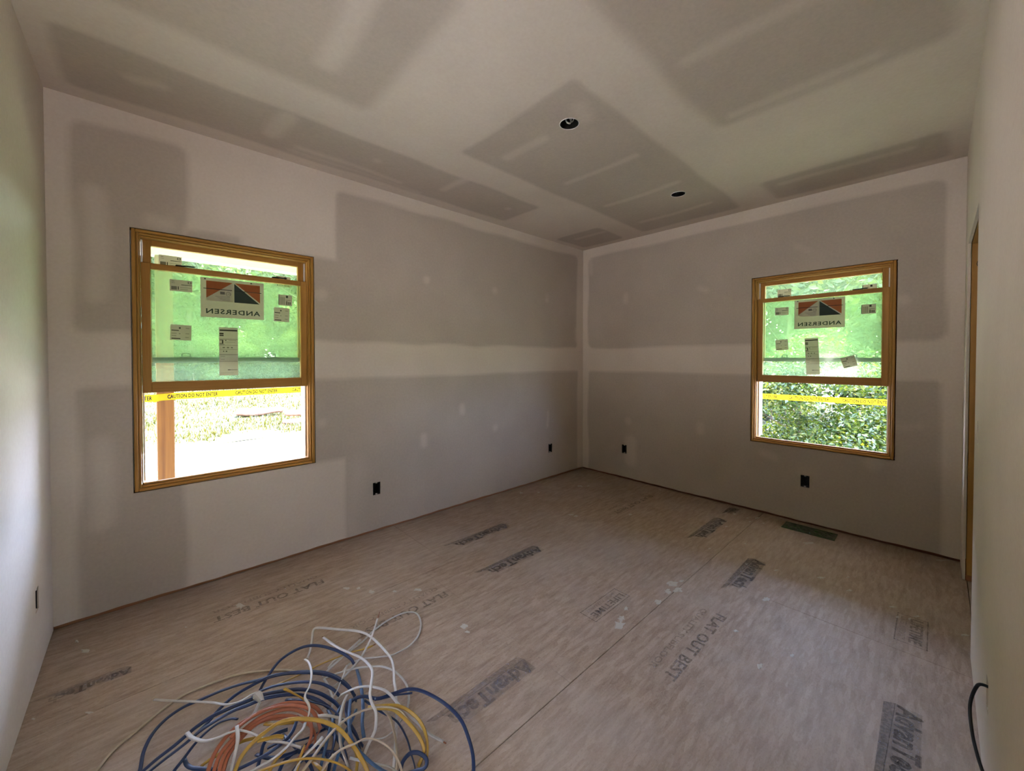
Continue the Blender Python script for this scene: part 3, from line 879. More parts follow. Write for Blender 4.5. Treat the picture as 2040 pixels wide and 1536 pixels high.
D1, D2 = 0.0455, 0.0885
brand_sticker(win1, 0.003, 1.770, 'large orange and green sticker with mirrored lettering on the left window')
label_sticker(win1, -0.026, 1.434, 0.099, 0.306, 0.0, 'tall', 'tall narrow printed form sticker on the left window')
label_sticker(win1, -0.256, 1.825, 0.104, 0.068, 0.0, 'wide', 'small label with a bar and code at the upper left of the left window')
label_sticker(win1, -0.260, 1.545, 0.097, 0.092, 0.03, 'square', 'nearly square label at mid height near the left edge of the left window')
label_sticker(win1, 0.300, 1.794, 0.084, 0.074, 0.0, 'barcode', 'small barcode label near the right edge of the left window')
label_sticker(win1, 0.277, 1.692, 0.095, 0.096, 0.02, 'square', 'nearly square label just below the barcode on the left window')
label_sticker(win1, -0.302, 1.970, 0.105, 0.068, 0.0, 'wide', 'label at the upper left of the left window behind the top rail', D2)
label_sticker(win1, 0.301, 1.928, 0.082, 0.072, 0.0, 'barcode', 'label at the upper right of the left window behind the top rail', D2)
brand_sticker(win2, 0.008, 1.763, 'large orange and green sticker with mirrored lettering on the right window')
label_sticker(win2, -0.033, 1.408, 0.092, 0.306, -0.05, 'tall', 'tall narrow printed form sticker on the right window')
label_sticker(win2, -0.252, 1.802, 0.101, 0.068, 0.0, 'wide', 'small label with a bar and code at the upper left of the right window')
label_sticker(win2, -0.249, 1.509, 0.093, 0.092, -0.07, 'square', 'tilted nearly square label near the left edge of the right window')
label_sticker(win2, 0.203, 1.363, 0.088, 0.086, -0.28, 'square', 'strongly tilted label low on the right window')
label_sticker(win2, 0.315, 1.771, 0.085, 0.072, 0.0, 'barcode', 'small barcode label near the right edge of the right window')
label_sticker(win2, -0.245, 1.966, 0.103, 0.068, 0.0, 'wide', 'label at the upper left of the right window behind the top rail', D2)
label_sticker(win2, 0.315, 1.930, 0.085, 0.072, 0.0, 'barcode', 'label at the upper right of the right window behind the top rail', D2)

# ---------------------------------------------------------------- outlet boxes, recessed lights, floor vent
def outlet(fn, u, v, label, sgn=1):
    o = tag(empty('outlet_box', fn(u, v, 0)), label, 'outlet box')
    M = Matrix((Vector(fn(u + 1, v, 0)) - Vector(fn(u, v, 0)), Vector(fn(u, v, 1)) - Vector(fn(u, v, 0)), Vector((0, 0, 1)))).transposed().to_4x4()
    a, c, d = BOX[0] - 0.001, BOX[1] - 0.001, 0.072
    b = MB()
    t = 0.002
    b.box((-a, 0.004, -c), (-a + t, d, c), M=M)
    b.box((a - t, 0.004, -c), (a, d, c), M=M)
    b.box((-a + t, 0.004, -c), (a - t, d, -c + t), M=M)
    b.box((-a + t, 0.004, c - t), (a - t, d, c), M=M)
    b.box((-a + t, d - t, -c + t), (a - t, d, c - t), M=M)
    b.build('box_shell', MAT['black'], o)
    for s in (-1, 1):
        b = MB()
        b.box((-0.008, 0.001, s * c - 0.009), (0.008, 0.014, s * c + 0.009 if s < 0 else s * c), 0.003, M=M) if s > 0 else b.box((-0.008, 0.001, -c), (0.008, 0.014, -c + 0.009), 0.003, M=M)
        b.build('screw_tab', MAT['vinyl'], o)
    b = MB()
    b.tube([tuple(M @ Vector(p)) for p in catmull([(-0.012, d - 0.004, 0.030), (-0.006, 0.045, 0.012), (0.004, 0.035, -0.010), (0.012, 0.045, -0.028), (0.010, d - 0.004, -0.036)], 4)], 0.0028, 6)
    b.build('wire', MAT['black'], o)
    return o
outlet(fA, *outA[0], 'open black outlet box low on the wall right of the left window')
outlet(fA, *outA[1], 'open black outlet box on the left-hand wall close to the far corner')
outlet(fB, *outB[0], 'open black outlet box on the right-hand wall close to the far corner')
outlet(fB, *outB[1], 'open black outlet box on the wall below the right window')
outlet(fC, *outC[0], 'open outlet box in the wall at the far left edge')
outlet(fD, *outD[0], 'open switch box in the right wall beside the door opening')
outlet(fD, *outD[1], 'open outlet box low in the wall at the lower right, with a black cable')

b = MB()
x0, z0 = outD[1]
b.tube(catmull([(x0 - 0.005, YD - 0.03, z0 + 0.02), (x0 + 0.01, YD + 0.008, z0 + 0.02), (x0 + 0.03, YD + 0.022, z0 - 0.01), (x0 + 0.02, YD + 0.034, z0 - 0.07), (x0 - 0.02, YD + 0.030, z0 - 0.13), (x0 - 0.05, YD + 0.020, z0 - 0.175), (x0 - 0.07, YD + 0.010, z0 - 0.205)], 6), 0.0045, 8)
tag(b.build('wall_cable', MAT['black']), 'black cable looping out of the low box in the right wall', 'cable')

for (a, c), lab, wires in zip(CANS, ('open recessed light can with white wire, nearer the camera', 'open recessed light can in the ceiling closer to the right window'), (1, 0)):
    o = tag(empty('recessed_light', (a, c, CE)), lab, 'recessed light')
    b = MB()
    K, r = 32, 0.0555
    for k in range(K):
        t = 2 * math.pi * k / K
        ct, st = math.cos(t), math.sin(t)
        for rr, z in ((r, -0.001), (r - 0.003, -0.001), (r - 0.003, 0.13), (r, 0.13)):
            b.v.append((rr * ct, rr * st, z))
    for k in range(K):
        p, q = 4 * k, 4 * ((k + 1) % K)
        for e in range(4):
            b.f.append((p + e, q + e, q + (e + 1) % 4, p + (e + 1) % 4))
    b.f.append(tuple(4 * k + 2 for k in range(K)))
    b.m = [0] * len(b.f)
    b.build('can', MAT['can'], o)
    b = MB()
    X, Y = Vector((a, c, 0)).normalized(), Vector((-c, a, 0)).normalized()
    loc = lambda p: tuple(X * p[0] + Y * p[1] + Vector((0, 0, p[2])))
    for pts, r_ in ((((0.048, -0.012, 0.075), (0.036, -0.010, 0.040), (0.016, -0.004, 0.012), (0.004, 0.004, 0.006), (0.012, 0.014, 0.018), (0.034, 0.020, 0.050), (0.046, 0.018, 0.080)), 0.0048),
                    (((0.044, 0.004, 0.080), (0.034, -0.006, 0.040), (0.022, -0.012, 0.022), (0.036, -0.024, 0.040), (0.046, -0.022, 0.080)), 0.0036)):
        b.tube(catmull([loc(p) for p in pts], 5), r_ if wires else r_ * 0.5, 6)
    b.build('wire', MAT['wire_white'] if wires else MAT['can'], o)
    b = MB()
    b.tube([(r * math.cos(t), r * math.sin(t), -0.0012) for t in np.linspace(0, 2 * math.pi, 33)], 0.0022, 6, cap=False)
    b.build('rim', MAT['vinyl'], o)
    if wires:
        MB().box((-0.04, -0.03, 0.03), (-0.028, -0.018, 0.04), 0.002).build('clip', MAT['steel'], o)

v = tag(empty('floor_vent', (3.905, 0.693, 0)), 'dark green film-covered floor vent below the right window', 'vent')
bars_v = [((-0.078, -0.172, 0.0005), (-0.070, 0.172, 0.006)), ((0.070, -0.172, 0.0005), (0.078, 0.172, 0.006)), ((-0.070, -0.172, 0.0005), (0.070, -0.164, 0.006)), ((-0.070, 0.164, 0.0005), (0.070, 0.172, 0.006))]
for a, c in bars_v:
    MB().box(a, c, 0.001).build('vent_rim', MAT['vent_film'], v)
MB().box((-0.070, -0.164, 0.0004), (0.070, 0.164, 0.0012)).build('duct_bottom', MAT['black'], v)
b = MB()
nx, ny = 10, 24
rnd = random.Random(8)
for i in range(nx + 1):
    for j in range(ny + 1):
        b.v.append((-0.069 + 0.138 * i / nx, -0.163 + 0.326 * j / ny, 0.004 + 0.007 * rnd.random() * (0 < i < nx) * (0 < j < ny)))
for i in range(nx):
    for j in range(ny):
        p = i * (ny + 1) + j
        b.f.append((p, p + 1, p + ny + 2, p + ny + 1))
        b.m.append(0)
b.build('film', MAT['vent_film'], v)

# ---------------------------------------------------------------- the tangle of cable offcuts on the floor
CABLES = [
    ('white','white electrical cable rearing up with a dark cut end above the blue arc',0.0105,'a',[(0.590,1.918,0.100),(0.610,1.773,0.118),(0.651,1.637,0.131),(0.656,1.551,0.140),(0.644,1.504,0.144),(0.614,1.448,0.144),(0.599,1.422,0.140),(0.593,1.390,0.131),(0.595,1.364,0.118),(0.585,1.338,0.100),(0.576,1.331,0.078),(0.549,1.325,0.051),(0.524,1.316,0.020)]),
    ('white','white electrical cable bent at a right angle over the back of the tangle',0.0105,'',[(0.525,1.930,0.030),(0.545,1.961,0.039),(0.570,2.019,0.047),(0.587,2.065,0.053),(0.601,2.074,0.059),(0.625,2.046,0.064),(0.679,1.974,0.067),(0.731,1.910,0.069),(0.759,1.858,0.070),(0.772,1.800,0.070),(0.779,1.730,0.069),(0.782,1.665,0.067),(0.780,1.618,0.064),(0.766,1.571,0.060),(0.742,1.517,0.054),(0.729,1.479,0.047),(0.702,1.417,0.040),(0.677,1.367,0.031),(0.644,1.308,0.021),(0.588,1.213,0.010)]),
    ('white','straight white cable stub with a bare copper tip pointing up',0.0080,'a',[(0.788,1.776,0.170),(0.748,1.733,0.147),(0.714,1.707,0.123),(0.673,1.683,0.100),(0.644,1.684,0.077),(0.602,1.683,0.053),(0.559,1.686,0.030)]),
    ('white','white cable lying in a wide open loop behind the tangle',0.0090,'',[(0.585,1.838,0.006),(0.624,1.865,0.006),(0.700,1.878,0.006),(0.765,1.898,0.006),(0.829,1.933,0.006),(0.885,1.952,0.006),(0.940,1.964,0.006),(1.007,1.963,0.006),(1.052,1.938,0.006),(1.065,1.897,0.006),(1.046,1.833,0.006),(1.013,1.780,0.007),(0.971,1.739,0.008),(0.918,1.712,0.010),(0.860,1.707,0.011),(0.819,1.713,0.012),(0.766,1.743,0.014),(0.718,1.772,0.016),(0.664,1.783,0.018),(0.621,1.758,0.020)]),
    ('white','white cable arching to the right through the pile behind the blue strands',0.0090,'',[(0.542,1.756,0.030),(0.574,1.742,0.038),(0.616,1.721,0.044),(0.668,1.692,0.048),(0.717,1.653,0.050),(0.741,1.627,0.051),(0.765,1.582,0.049),(0.777,1.527,0.045),(0.779,1.487,0.039),(0.775,1.463,0.031),(0.763,1.432,0.022),(0.743,1.407,0.010)]),
    ('white','white cable running down to a cut end at the right of the tangle',0.0105,'b',[(0.537,1.610,0.030),(0.549,1.602,0.048),(0.575,1.586,0.062),(0.606,1.565,0.074),(0.633,1.535,0.082),(0.651,1.503,0.088),(0.671,1.465,0.090),(0.681,1.426,0.089),(0.686,1.380,0.085),(0.693,1.338,0.078),(0.703,1.305,0.068),(0.717,1.281,0.055),(0.732,1.236,0.039),(0.766,1.186,0.020)]),
    ('white','short wavy white cable crossing the orange coil',0.0090,'',[(0.477,1.789,0.130),(0.479,1.746,0.141),(0.472,1.689,0.150),(0.459,1.637,0.156),(0.440,1.593,0.159),(0.418,1.564,0.160),(0.411,1.544,0.159),(0.414,1.525,0.155),(0.414,1.502,0.149),(0.402,1.478,0.140)]),
    ('tan','dusty pale cable trailing across the floor at the far left of the tangle',0.0105,'',[(-0.163,1.854,0.006),(-0.135,1.904,0.006),(-0.096,1.966,0.006),(-0.036,2.011,0.006),(0.031,2.062,0.006),(0.105,2.093,0.006),(0.195,2.089,0.006),(0.290,2.065,0.007),(0.382,2.003,0.008),(0.446,1.946,0.009),(0.492,1.879,0.010)]),
    ('white','white cable end sticking out left over the blue strands, bent back on itself',0.0100,'',[(0.012,2.109,0.030),(0.071,2.022,0.045),(0.132,1.942,0.057),(0.175,1.882,0.067),(0.211,1.826,0.074),(0.251,1.799,0.079),(0.290,1.803,0.081),(0.315,1.796,0.080),(0.320,1.776,0.076),(0.298,1.740,0.070),(0.276,1.717,0.061),(0.239,1.715,0.050)]),
    ('white','thick white cable with a curled end lying over the orange coil',0.0130,'',[(0.093,1.758,0.090),(0.103,1.703,0.105),(0.130,1.647,0.116),(0.163,1.620,0.124),(0.194,1.609,0.129),(0.224,1.591,0.130),(0.255,1.546,0.128),(0.284,1.496,0.122),(0.325,1.462,0.113),(0.365,1.420,0.100)]),
    ('white','white cable hanging down from the torn sheath over the orange coil',0.0120,'',[(0.215,1.607,0.140),(0.211,1.559,0.136),(0.201,1.529,0.120),(0.187,1.508,0.091),(0.175,1.503,0.050)]),
    ('white','white cable slanting down left across the middle of the tangle',0.0105,'',[(0.395,1.485,0.120),(0.380,1.456,0.127),(0.356,1.445,0.127),(0.328,1.434,0.120),(0.290,1.435,0.107),(0.239,1.459,0.087),(0.191,1.490,0.060)]),
    ('white','short white cable with a blunt end in front of the yellow arc',0.0115,'',[(0.413,1.356,0.150),(0.385,1.346,0.146),(0.351,1.348,0.130),(0.328,1.352,0.101),(0.312,1.364,0.060)]),
    ('white','upright white cable left of the light blue strand',0.0105,'',[(0.562,1.548,0.080),(0.526,1.491,0.103),(0.496,1.432,0.116),(0.474,1.377,0.121),(0.460,1.331,0.117),(0.459,1.297,0.103),(0.461,1.254,0.081),(0.466,1.240,0.050)]),
    ('tan','pale tan cable arching from the bottom middle to the right edge',0.0105,'',[(0.322,1.311,0.100),(0.343,1.320,0.115),(0.375,1.331,0.126),(0.418,1.356,0.132),(0.469,1.379,0.135),(0.518,1.388,0.133),(0.570,1.385,0.126),(0.619,1.370,0.116),(0.667,1.334,0.101),(0.685,1.291,0.081),(0.699,1.233,0.058),(0.699,1.188,0.030)]),
    ('white','small white cable piece lying beside the orange coil',0.0090,'',[(0.438,1.510,0.100),(0.464,1.484,0.104),(0.497,1.460,0.091),(0.534,1.449,0.060)]),
    ('tan','pale tan cable making a low hump at the lower right of the tangle',0.0105,'',[(0.367,1.270,0.100),(0.391,1.284,0.113),(0.419,1.296,0.121),(0.451,1.298,0.125),(0.490,1.288,0.125),(0.524,1.287,0.120),(0.551,1.271,0.111),(0.574,1.245,0.097),(0.590,1.216,0.079),(0.598,1.186,0.057),(0.598,1.163,0.030)]),
    ('white','thin white cable between the two yellow arcs at the right',0.0080,'',[(0.532,1.365,0.050),(0.570,1.342,0.047),(0.605,1.324,0.043),(0.638,1.328,0.037),(0.675,1.349,0.029),(0.706,1.371,0.020)]),
    ('white','white cable lying low beside the small blue loop',0.0090,'',[(0.477,1.297,0.080),(0.511,1.271,0.065),(0.549,1.241,0.050),(0.583,1.214,0.035),(0.601,1.180,0.020)]),
    ('white','flat white cable lying on the floor under the gold cable',0.0100,'',[(0.755,1.898,0.020),(0.697,1.870,0.021),(0.636,1.837,0.020),(0.592,1.821,0.016),(0.548,1.799,0.010)]),
    ('white','white cable bent downward behind the blue arcs',0.0090,'',[(0.542,1.756,0.030),(0.535,1.682,0.050),(0.528,1.627,0.060),(0.520,1.585,0.060),(0.510,1.562,0.050)]),
    ('white','thin white cable crossing the inner blue arc',0.0080,'',[(0.636,1.754,0.040),(0.603,1.697,0.052),(0.578,1.660,0.060),(0.548,1.618,0.062),(0.527,1.603,0.060)]),
    ('blue','outermost blue cable arc at the left of the tangle',0.0115,'',[(-0.034,1.754,0.010),(-0.026,1.799,0.020),(-0.018,1.857,0.028),(0.004,1.909,0.036),(0.041,1.945,0.042),(0.090,1.959,0.048),(0.140,1.950,0.053),(0.208,1.940,0.057),(0.272,1.920,0.060),(0.326,1.895,0.062),(0.383,1.876,0.063),(0.437,1.843,0.063),(0.492,1.804,0.062),(0.542,1.750,0.061),(0.575,1.688,0.058),(0.592,1.621,0.055),(0.595,1.559,0.050)]),
    ('blue','blue cable just outside the orange coil, upper of two close strands',0.0125,'',[(-0.042,1.766,0.020),(-0.020,1.762,0.033),(0.015,1.768,0.045),(0.058,1.773,0.056),(0.095,1.785,0.064),(0.123,1.791,0.071),(0.167,1.797,0.076),(0.221,1.789,0.080),(0.272,1.778,0.082),(0.326,1.768,0.082),(0.383,1.739,0.081),(0.439,1.702,0.078),(0.484,1.646,0.074),(0.517,1.573,0.068),(0.530,1.523,0.060)]),
    ('blue','blue cable just outside the orange coil, lower of two close strands',0.0125,'',[(-0.022,1.748,0.020),(-0.002,1.735,0.042),(0.035,1.730,0.060),(0.083,1.731,0.075),(0.133,1.742,0.087),(0.186,1.743,0.095),(0.225,1.740,0.100),(0.265,1.729,0.102),(0.317,1.723,0.100),(0.374,1.699,0.095),(0.424,1.666,0.087),(0.469,1.616,0.075),(0.500,1.560,0.060)]),
    ('blue','topmost blue cable arc above the others',0.0115,'',[(0.329,1.873,0.030),(0.361,1.892,0.058),(0.412,1.925,0.079),(0.474,1.928,0.093),(0.525,1.906,0.100),(0.569,1.860,0.100),(0.613,1.790,0.094),(0.642,1.732,0.080),(0.652,1.713,0.060)]),
    ('blue','blue cable arc second from the top of the tangle',0.0115,'',[(0.118,1.797,0.040),(0.154,1.814,0.048),(0.192,1.843,0.056),(0.243,1.869,0.061),(0.299,1.874,0.066),(0.358,1.872,0.068),(0.413,1.845,0.070),(0.466,1.805,0.070),(0.517,1.754,0.069),(0.554,1.705,0.066),(0.579,1.642,0.062),(0.591,1.584,0.057),(0.591,1.532,0.050)]),
    ('blue','blue cable making the smallest high arc inside the tangle',0.0115,'',[(0.292,1.830,0.050),(0.324,1.820,0.065),(0.366,1.798,0.074),(0.418,1.762,0.079),(0.469,1.722,0.079),(0.508,1.683,0.074),(0.537,1.633,0.065),(0.551,1.600,0.050)]),
    ('blue','blue cable sweeping far out at the right edge of the tangle',0.0125,'',[(0.544,1.475,0.070),(0.549,1.498,0.074),(0.571,1.514,0.077),(0.606,1.503,0.078),(0.644,1.454,0.078),(0.692,1.438,0.077),(0.753,1.418,0.074),(0.790,1.379,0.070),(0.821,1.306,0.065),(0.838,1.240,0.058),(0.842,1.181,0.050),(0.828,1.120,0.041),(0.809,1.070,0.031),(0.785,1.034,0.019),(0.756,1.005,0.006)]),
    ('blue','short blue cable end under the big right-hand blue arc',0.0115,'',[(0.632,1.457,0.080),(0.667,1.445,0.073),(0.710,1.432,0.067),(0.764,1.406,0.060)]),
    ('lightblue','light blue cable standing nearly upright in the pile',0.0125,'',[(0.671,1.737,0.020),(0.643,1.628,0.042),(0.617,1.540,0.056),(0.590,1.464,0.062),(0.566,1.414,0.060),(0.552,1.364,0.050)]),
    ('lightblue','light blue cable curving down to the bottom right of the pile',0.0115,'',[(0.564,1.520,0.080),(0.536,1.457,0.094),(0.512,1.396,0.101),(0.499,1.339,0.102),(0.502,1.290,0.096),(0.519,1.238,0.084),(0.543,1.204,0.065),(0.576,1.178,0.040)]),
    ('blue','blue cable end rolled into a small ring at the lower right',0.0125,'',[(0.583,1.169,0.020),(0.604,1.191,0.032),(0.619,1.203,0.041),(0.645,1.205,0.047),(0.665,1.186,0.050),(0.675,1.153,0.050),(0.668,1.135,0.047),(0.655,1.135,0.041),(0.640,1.152,0.032),(0.612,1.178,0.020)]),
    ('blue','dark blue cable ending beside the torn white sheath',0.0125,'',[(0.038,1.682,0.020),(0.055,1.687,0.038),(0.081,1.700,0.053),(0.113,1.724,0.065),(0.147,1.739,0.074),(0.181,1.744,0.079),(0.214,1.732,0.081),(0.232,1.715,0.080)]),
    ('blue','blue cable lying flat at the bottom left of the orange coil',0.0125,'',[(0.082,1.717,0.040),(0.086,1.673,0.048),(0.099,1.643,0.050),(0.123,1.620,0.048),(0.151,1.595,0.042),(0.182,1.557,0.030)]),
    ('blue','dark blue cable inside the ring of the orange coil',0.0115,'',[(0.194,1.516,0.070),(0.245,1.492,0.084),(0.290,1.481,0.094),(0.336,1.486,0.100),(0.360,1.503,0.101),(0.378,1.533,0.098),(0.393,1.568,0.090)]),
    ('blue','blue cable running down through the core of the tangle',0.0115,'',[(0.391,1.727,0.050),(0.429,1.663,0.066),(0.464,1.599,0.076),(0.493,1.537,0.080),(0.508,1.477,0.079),(0.522,1.402,0.072),(0.533,1.326,0.060)]),
    ('blue','thin dark blue cable beneath the yellow arcs at the right',0.0095,'',[(0.616,1.513,0.050),(0.637,1.422,0.054),(0.664,1.341,0.054),(0.662,1.261,0.050),(0.650,1.204,0.041),(0.643,1.168,0.028),(0.630,1.145,0.010)]),
    ('lightblue','light blue cable dropping through the middle of the tangle',0.0105,'',[(0.532,1.526,0.070),(0.494,1.488,0.074),(0.463,1.448,0.072),(0.441,1.411,0.066),(0.421,1.382,0.056),(0.404,1.361,0.040)]),
    ('lightblue','light blue cable hidden deep behind the white strands',0.0105,'',[(0.568,1.473,0.070),(0.546,1.448,0.068),(0.510,1.417,0.064),(0.480,1.381,0.056),(0.453,1.351,0.044),(0.435,1.329,0.030)]),
    ('blue','dark blue cable under the yellow arc within the orange ring',0.0115,'',[(0.259,1.521,0.030),(0.274,1.551,0.042),(0.290,1.581,0.050),(0.322,1.590,0.052),(0.363,1.582,0.050)]),
    ('orange','orange cable forming the outermost turn of the orange coil',0.0125,'',[(0.126,1.556,0.050),(0.133,1.569,0.073),(0.152,1.599,0.091),(0.181,1.622,0.105),(0.221,1.637,0.115),(0.271,1.640,0.120),(0.321,1.634,0.121),(0.372,1.619,0.117),(0.415,1.588,0.109),(0.447,1.559,0.097),(0.464,1.521,0.080)]),
    ('orange','orange cable forming the second turn of the orange coil',0.0125,'',[(0.139,1.543,0.050),(0.148,1.562,0.068),(0.167,1.595,0.083),(0.198,1.612,0.095),(0.238,1.621,0.104),(0.279,1.627,0.109),(0.324,1.621,0.110),(0.368,1.601,0.109),(0.402,1.563,0.104),(0.418,1.517,0.096),(0.409,1.464,0.085),(0.384,1.435,0.070)]),
    ('orange','orange cable forming the third turn of the orange coil',0.0125,'',[(0.151,1.533,0.050),(0.160,1.552,0.067),(0.176,1.582,0.081),(0.206,1.603,0.091),(0.246,1.614,0.097),(0.288,1.623,0.100),(0.327,1.612,0.099),(0.373,1.578,0.095),(0.409,1.525,0.087),(0.421,1.466,0.075),(0.406,1.428,0.060)]),
    ('orange','orange cable forming the innermost turn of the orange coil',0.0125,'',[(0.158,1.519,0.050),(0.166,1.533,0.066),(0.187,1.577,0.078),(0.221,1.604,0.086),(0.269,1.629,0.090),(0.308,1.622,0.091),(0.355,1.592,0.087),(0.391,1.563,0.081),(0.415,1.527,0.070)]),
    ('orange','orange cable end lying on top of the orange coil',0.0115,'',[(0.196,1.595,0.120),(0.228,1.618,0.127),(0.279,1.628,0.129),(0.339,1.615,0.127),(0.390,1.580,0.122),(0.428,1.532,0.112),(0.437,1.488,0.098),(0.439,1.468,0.080)]),
    ('orange','orange cable piece crossing the inside of its coil',0.0115,'',[(0.353,1.437,0.050),(0.387,1.446,0.066),(0.417,1.457,0.072),(0.438,1.474,0.070)]),
    ('yellow','yellow cable in a tall arch across the front of the tangle',0.0125,'',[(0.181,1.480,0.070),(0.195,1.490,0.094),(0.210,1.500,0.114),(0.239,1.511,0.129),(0.278,1.514,0.141),(0.322,1.513,0.148),(0.363,1.490,0.150),(0.405,1.451,0.149),(0.441,1.410,0.143),(0.469,1.364,0.133),(0.484,1.314,0.119),(0.496,1.260,0.100),(0.505,1.231,0.077),(0.507,1.209,0.050)]),
    ('yellow','short yellow cable stub poking out above the orange coil',0.0125,'',[(0.378,1.697,0.120),(0.397,1.677,0.108),(0.424,1.643,0.091),(0.446,1.620,0.070)]),
    ('yellow','yellow cable in a low arch along the bottom edge of the tangle',0.0125,'',[(0.229,1.450,0.080),(0.259,1.415,0.107),(0.302,1.381,0.123),(0.346,1.348,0.130),(0.393,1.308,0.127),(0.431,1.269,0.115),(0.458,1.245,0.092),(0.478,1.230,0.060)]),
    ('yellow','outer yellow cable arc at the right side of the tangle',0.0115,'',[(0.600,1.442,0.080),(0.645,1.398,0.087),(0.680,1.359,0.089),(0.703,1.314,0.084),(0.716,1.263,0.074),(0.714,1.218,0.059),(0.698,1.180,0.037),(0.679,1.165,0.010)]),
    ('yellow','inner yellow cable arc at the right side of the tangle',0.0115,'',[(0.615,1.418,0.080),(0.656,1.364,0.088),(0.670,1.313,0.088),(0.681,1.260,0.080),(0.689,1.216,0.064),(0.687,1.185,0.041),(0.662,1.180,0.010)]),
    ('tan','pale yellow cable dropping straight down inside the right-hand arcs',0.0105,'',[(0.642,1.404,0.070),(0.645,1.355,0.070),(0.634,1.301,0.064),(0.622,1.259,0.054),(0.605,1.217,0.040),(0.587,1.200,0.020)]),
    ('yellow','gold cable with a dark cut end pointing right behind the tangle',0.0090,'a',[(0.765,1.779,0.050),(0.729,1.786,0.048),(0.675,1.811,0.046),(0.619,1.826,0.043),(0.572,1.837,0.040),(0.530,1.845,0.036),(0.476,1.851,0.031),(0.422,1.861,0.026),(0.370,1.877,0.020)]),
    ('yellow','stubby yellow cable end beneath the orange coil top',0.0135,'',[(0.295,1.603,0.100),(0.319,1.574,0.101),(0.351,1.554,0.098),(0.382,1.546,0.090)]),
    ('yellow','stubby yellow cable end with a folded tip in front of the coil',0.0125,'',[(0.258,1.509,0.130),(0.284,1.495,0.131),(0.307,1.488,0.128),(0.327,1.478,0.120)]),
    ('yellow','yellow cable passing beneath the orange coil at the left',0.0105,'',[(0.121,1.656,0.030),(0.152,1.650,0.041),(0.192,1.640,0.050),(0.234,1.633,0.056),(0.270,1.611,0.060)]),
    ('yellow','yellow cable standing at the bottom inside the orange ring',0.0125,'',[(0.259,1.420,0.060),(0.282,1.441,0.076),(0.301,1.454,0.082),(0.329,1.469,0.080)]),
    ('yellow','yellow cable end rising beside the blunt white one',0.0125,'',[(0.330,1.362,0.070),(0.345,1.372,0.100),(0.354,1.377,0.117),(0.368,1.397,0.120)]),
    ('yellow','yellow cable dropping beside the upright white cable',0.0105,'',[(0.508,1.335,0.070),(0.501,1.295,0.064),(0.486,1.264,0.054),(0.470,1.249,0.040)]),
    ('yellow','yellow cable piece at the bottom middle of the tangle',0.0105,'',[(0.394,1.399,0.050),(0.401,1.351,0.060),(0.411,1.317,0.057),(0.413,1.295,0.040)]),
    ('blue','dark blue cable added to darken the core of the tangle',0.0120,'',[(0.307,1.471,0.012),(0.332,1.494,0.022),(0.369,1.498,0.028),(0.408,1.483,0.030),(0.439,1.441,0.028),(0.444,1.389,0.022),(0.428,1.358,0.012)]),  # from here on, extra cables put in for the shaded core of the pile
    ('blue','dark blue cable added to darken the core of the tangle',0.0120,'',[(0.303,1.597,0.012),(0.335,1.576,0.024),(0.374,1.540,0.029),(0.413,1.521,0.029),(0.458,1.522,0.024),(0.503,1.533,0.012)]),
    ('blue','dark blue cable added to darken the core of the tangle',0.0120,'',[(0.339,1.441,0.012),(0.373,1.453,0.024),(0.412,1.441,0.029),(0.449,1.422,0.029),(0.477,1.388,0.024),(0.489,1.345,0.012)]),
    ('blue','dark blue cable added to darken the core of the tangle',0.0120,'',[(0.442,1.628,0.012),(0.469,1.557,0.024),(0.485,1.480,0.029),(0.492,1.414,0.029),(0.489,1.361,0.024),(0.477,1.327,0.012)]),
    ('blue','dark blue cable added to darken the core of the tangle',0.0120,'',[(0.268,1.598,0.012),(0.292,1.541,0.026),(0.330,1.508,0.030),(0.374,1.497,0.026),(0.417,1.516,0.012)]),
    ('blue','dark blue cable added to darken the core of the tangle',0.0120,'',[(0.511,1.613,0.012),(0.504,1.535,0.024),(0.488,1.469,0.029),(0.466,1.422,0.029),(0.439,1.392,0.024),(0.418,1.375,0.012)]),
    ('blue','dark blue cable added to darken the core of the tangle',0.0120,'',[(0.355,1.617,0.012),(0.365,1.546,0.026),(0.379,1.478,0.030),(0.390,1.420,0.026),(0.394,1.382,0.012)]),
    ('blue','dark blue cable added to darken the core of the tangle',0.0120,'',[(0.583,1.598,0.012),(0.556,1.544,0.024),(0.545,1.479,0.029),(0.545,1.416,0.029),(0.537,1.364,0.024),(0.519,1.333,0.012)]),
]
rnd = random.Random(11)
for col, lab, wd, tips, pts in CABLES:
    P = catmull(pts, 7)
    b = MB()
    b.tube(P, wd / 2, 8, 0.48, rnd.uniform(-1.6, 1.6))
    o = tag(b.build('cable_offcut', MAT['cable_' + col]), lab, 'cable', 'cable offcuts in the tangle on the floor')
    for e, (p, q) in (('a', (P[0], P[1])), ('b', (P[-1], P[-2]))):
        if e in tips:
            d = (p - q).normalized()
            MB().tube([p - d * 0.004, p + d * 0.010, p + d * (0.03 if 'bare' in lab else 0.012)], [0.0026, 0.0024, 0.0016], 6).build('copper_tip', MAT['copper'], o)
# torn jacket of a white cable, standing up like a cuff
b = MB()
base = Vector((0.300, 1.665, 0.135))
ring0, ring1 = [], []
for k in range(7):
    a = -0.4 + k * 0.75
    ring0.append((base.x + 0.008 * math.cos(a), base.y + 0.008 * math.sin(a), base.z))
    ring1.append((base.x - 0.012 + 0.016 * math.cos(a), base.y + 0.010 + 0.016 * math.sin(a), base.z + 0.022 + 0.010 * ((k * 37) % 5) / 5))
b.v = ring0 + ring1
b.f = [(k, k + 1, 8 + k, 7 + k) for k in range(6)]
b.m = [0] * 6
tag(b.build('torn_jacket', MAT['cable_white']), 'torn white jacket piece standing up on the orange coil', 'cable jacket')

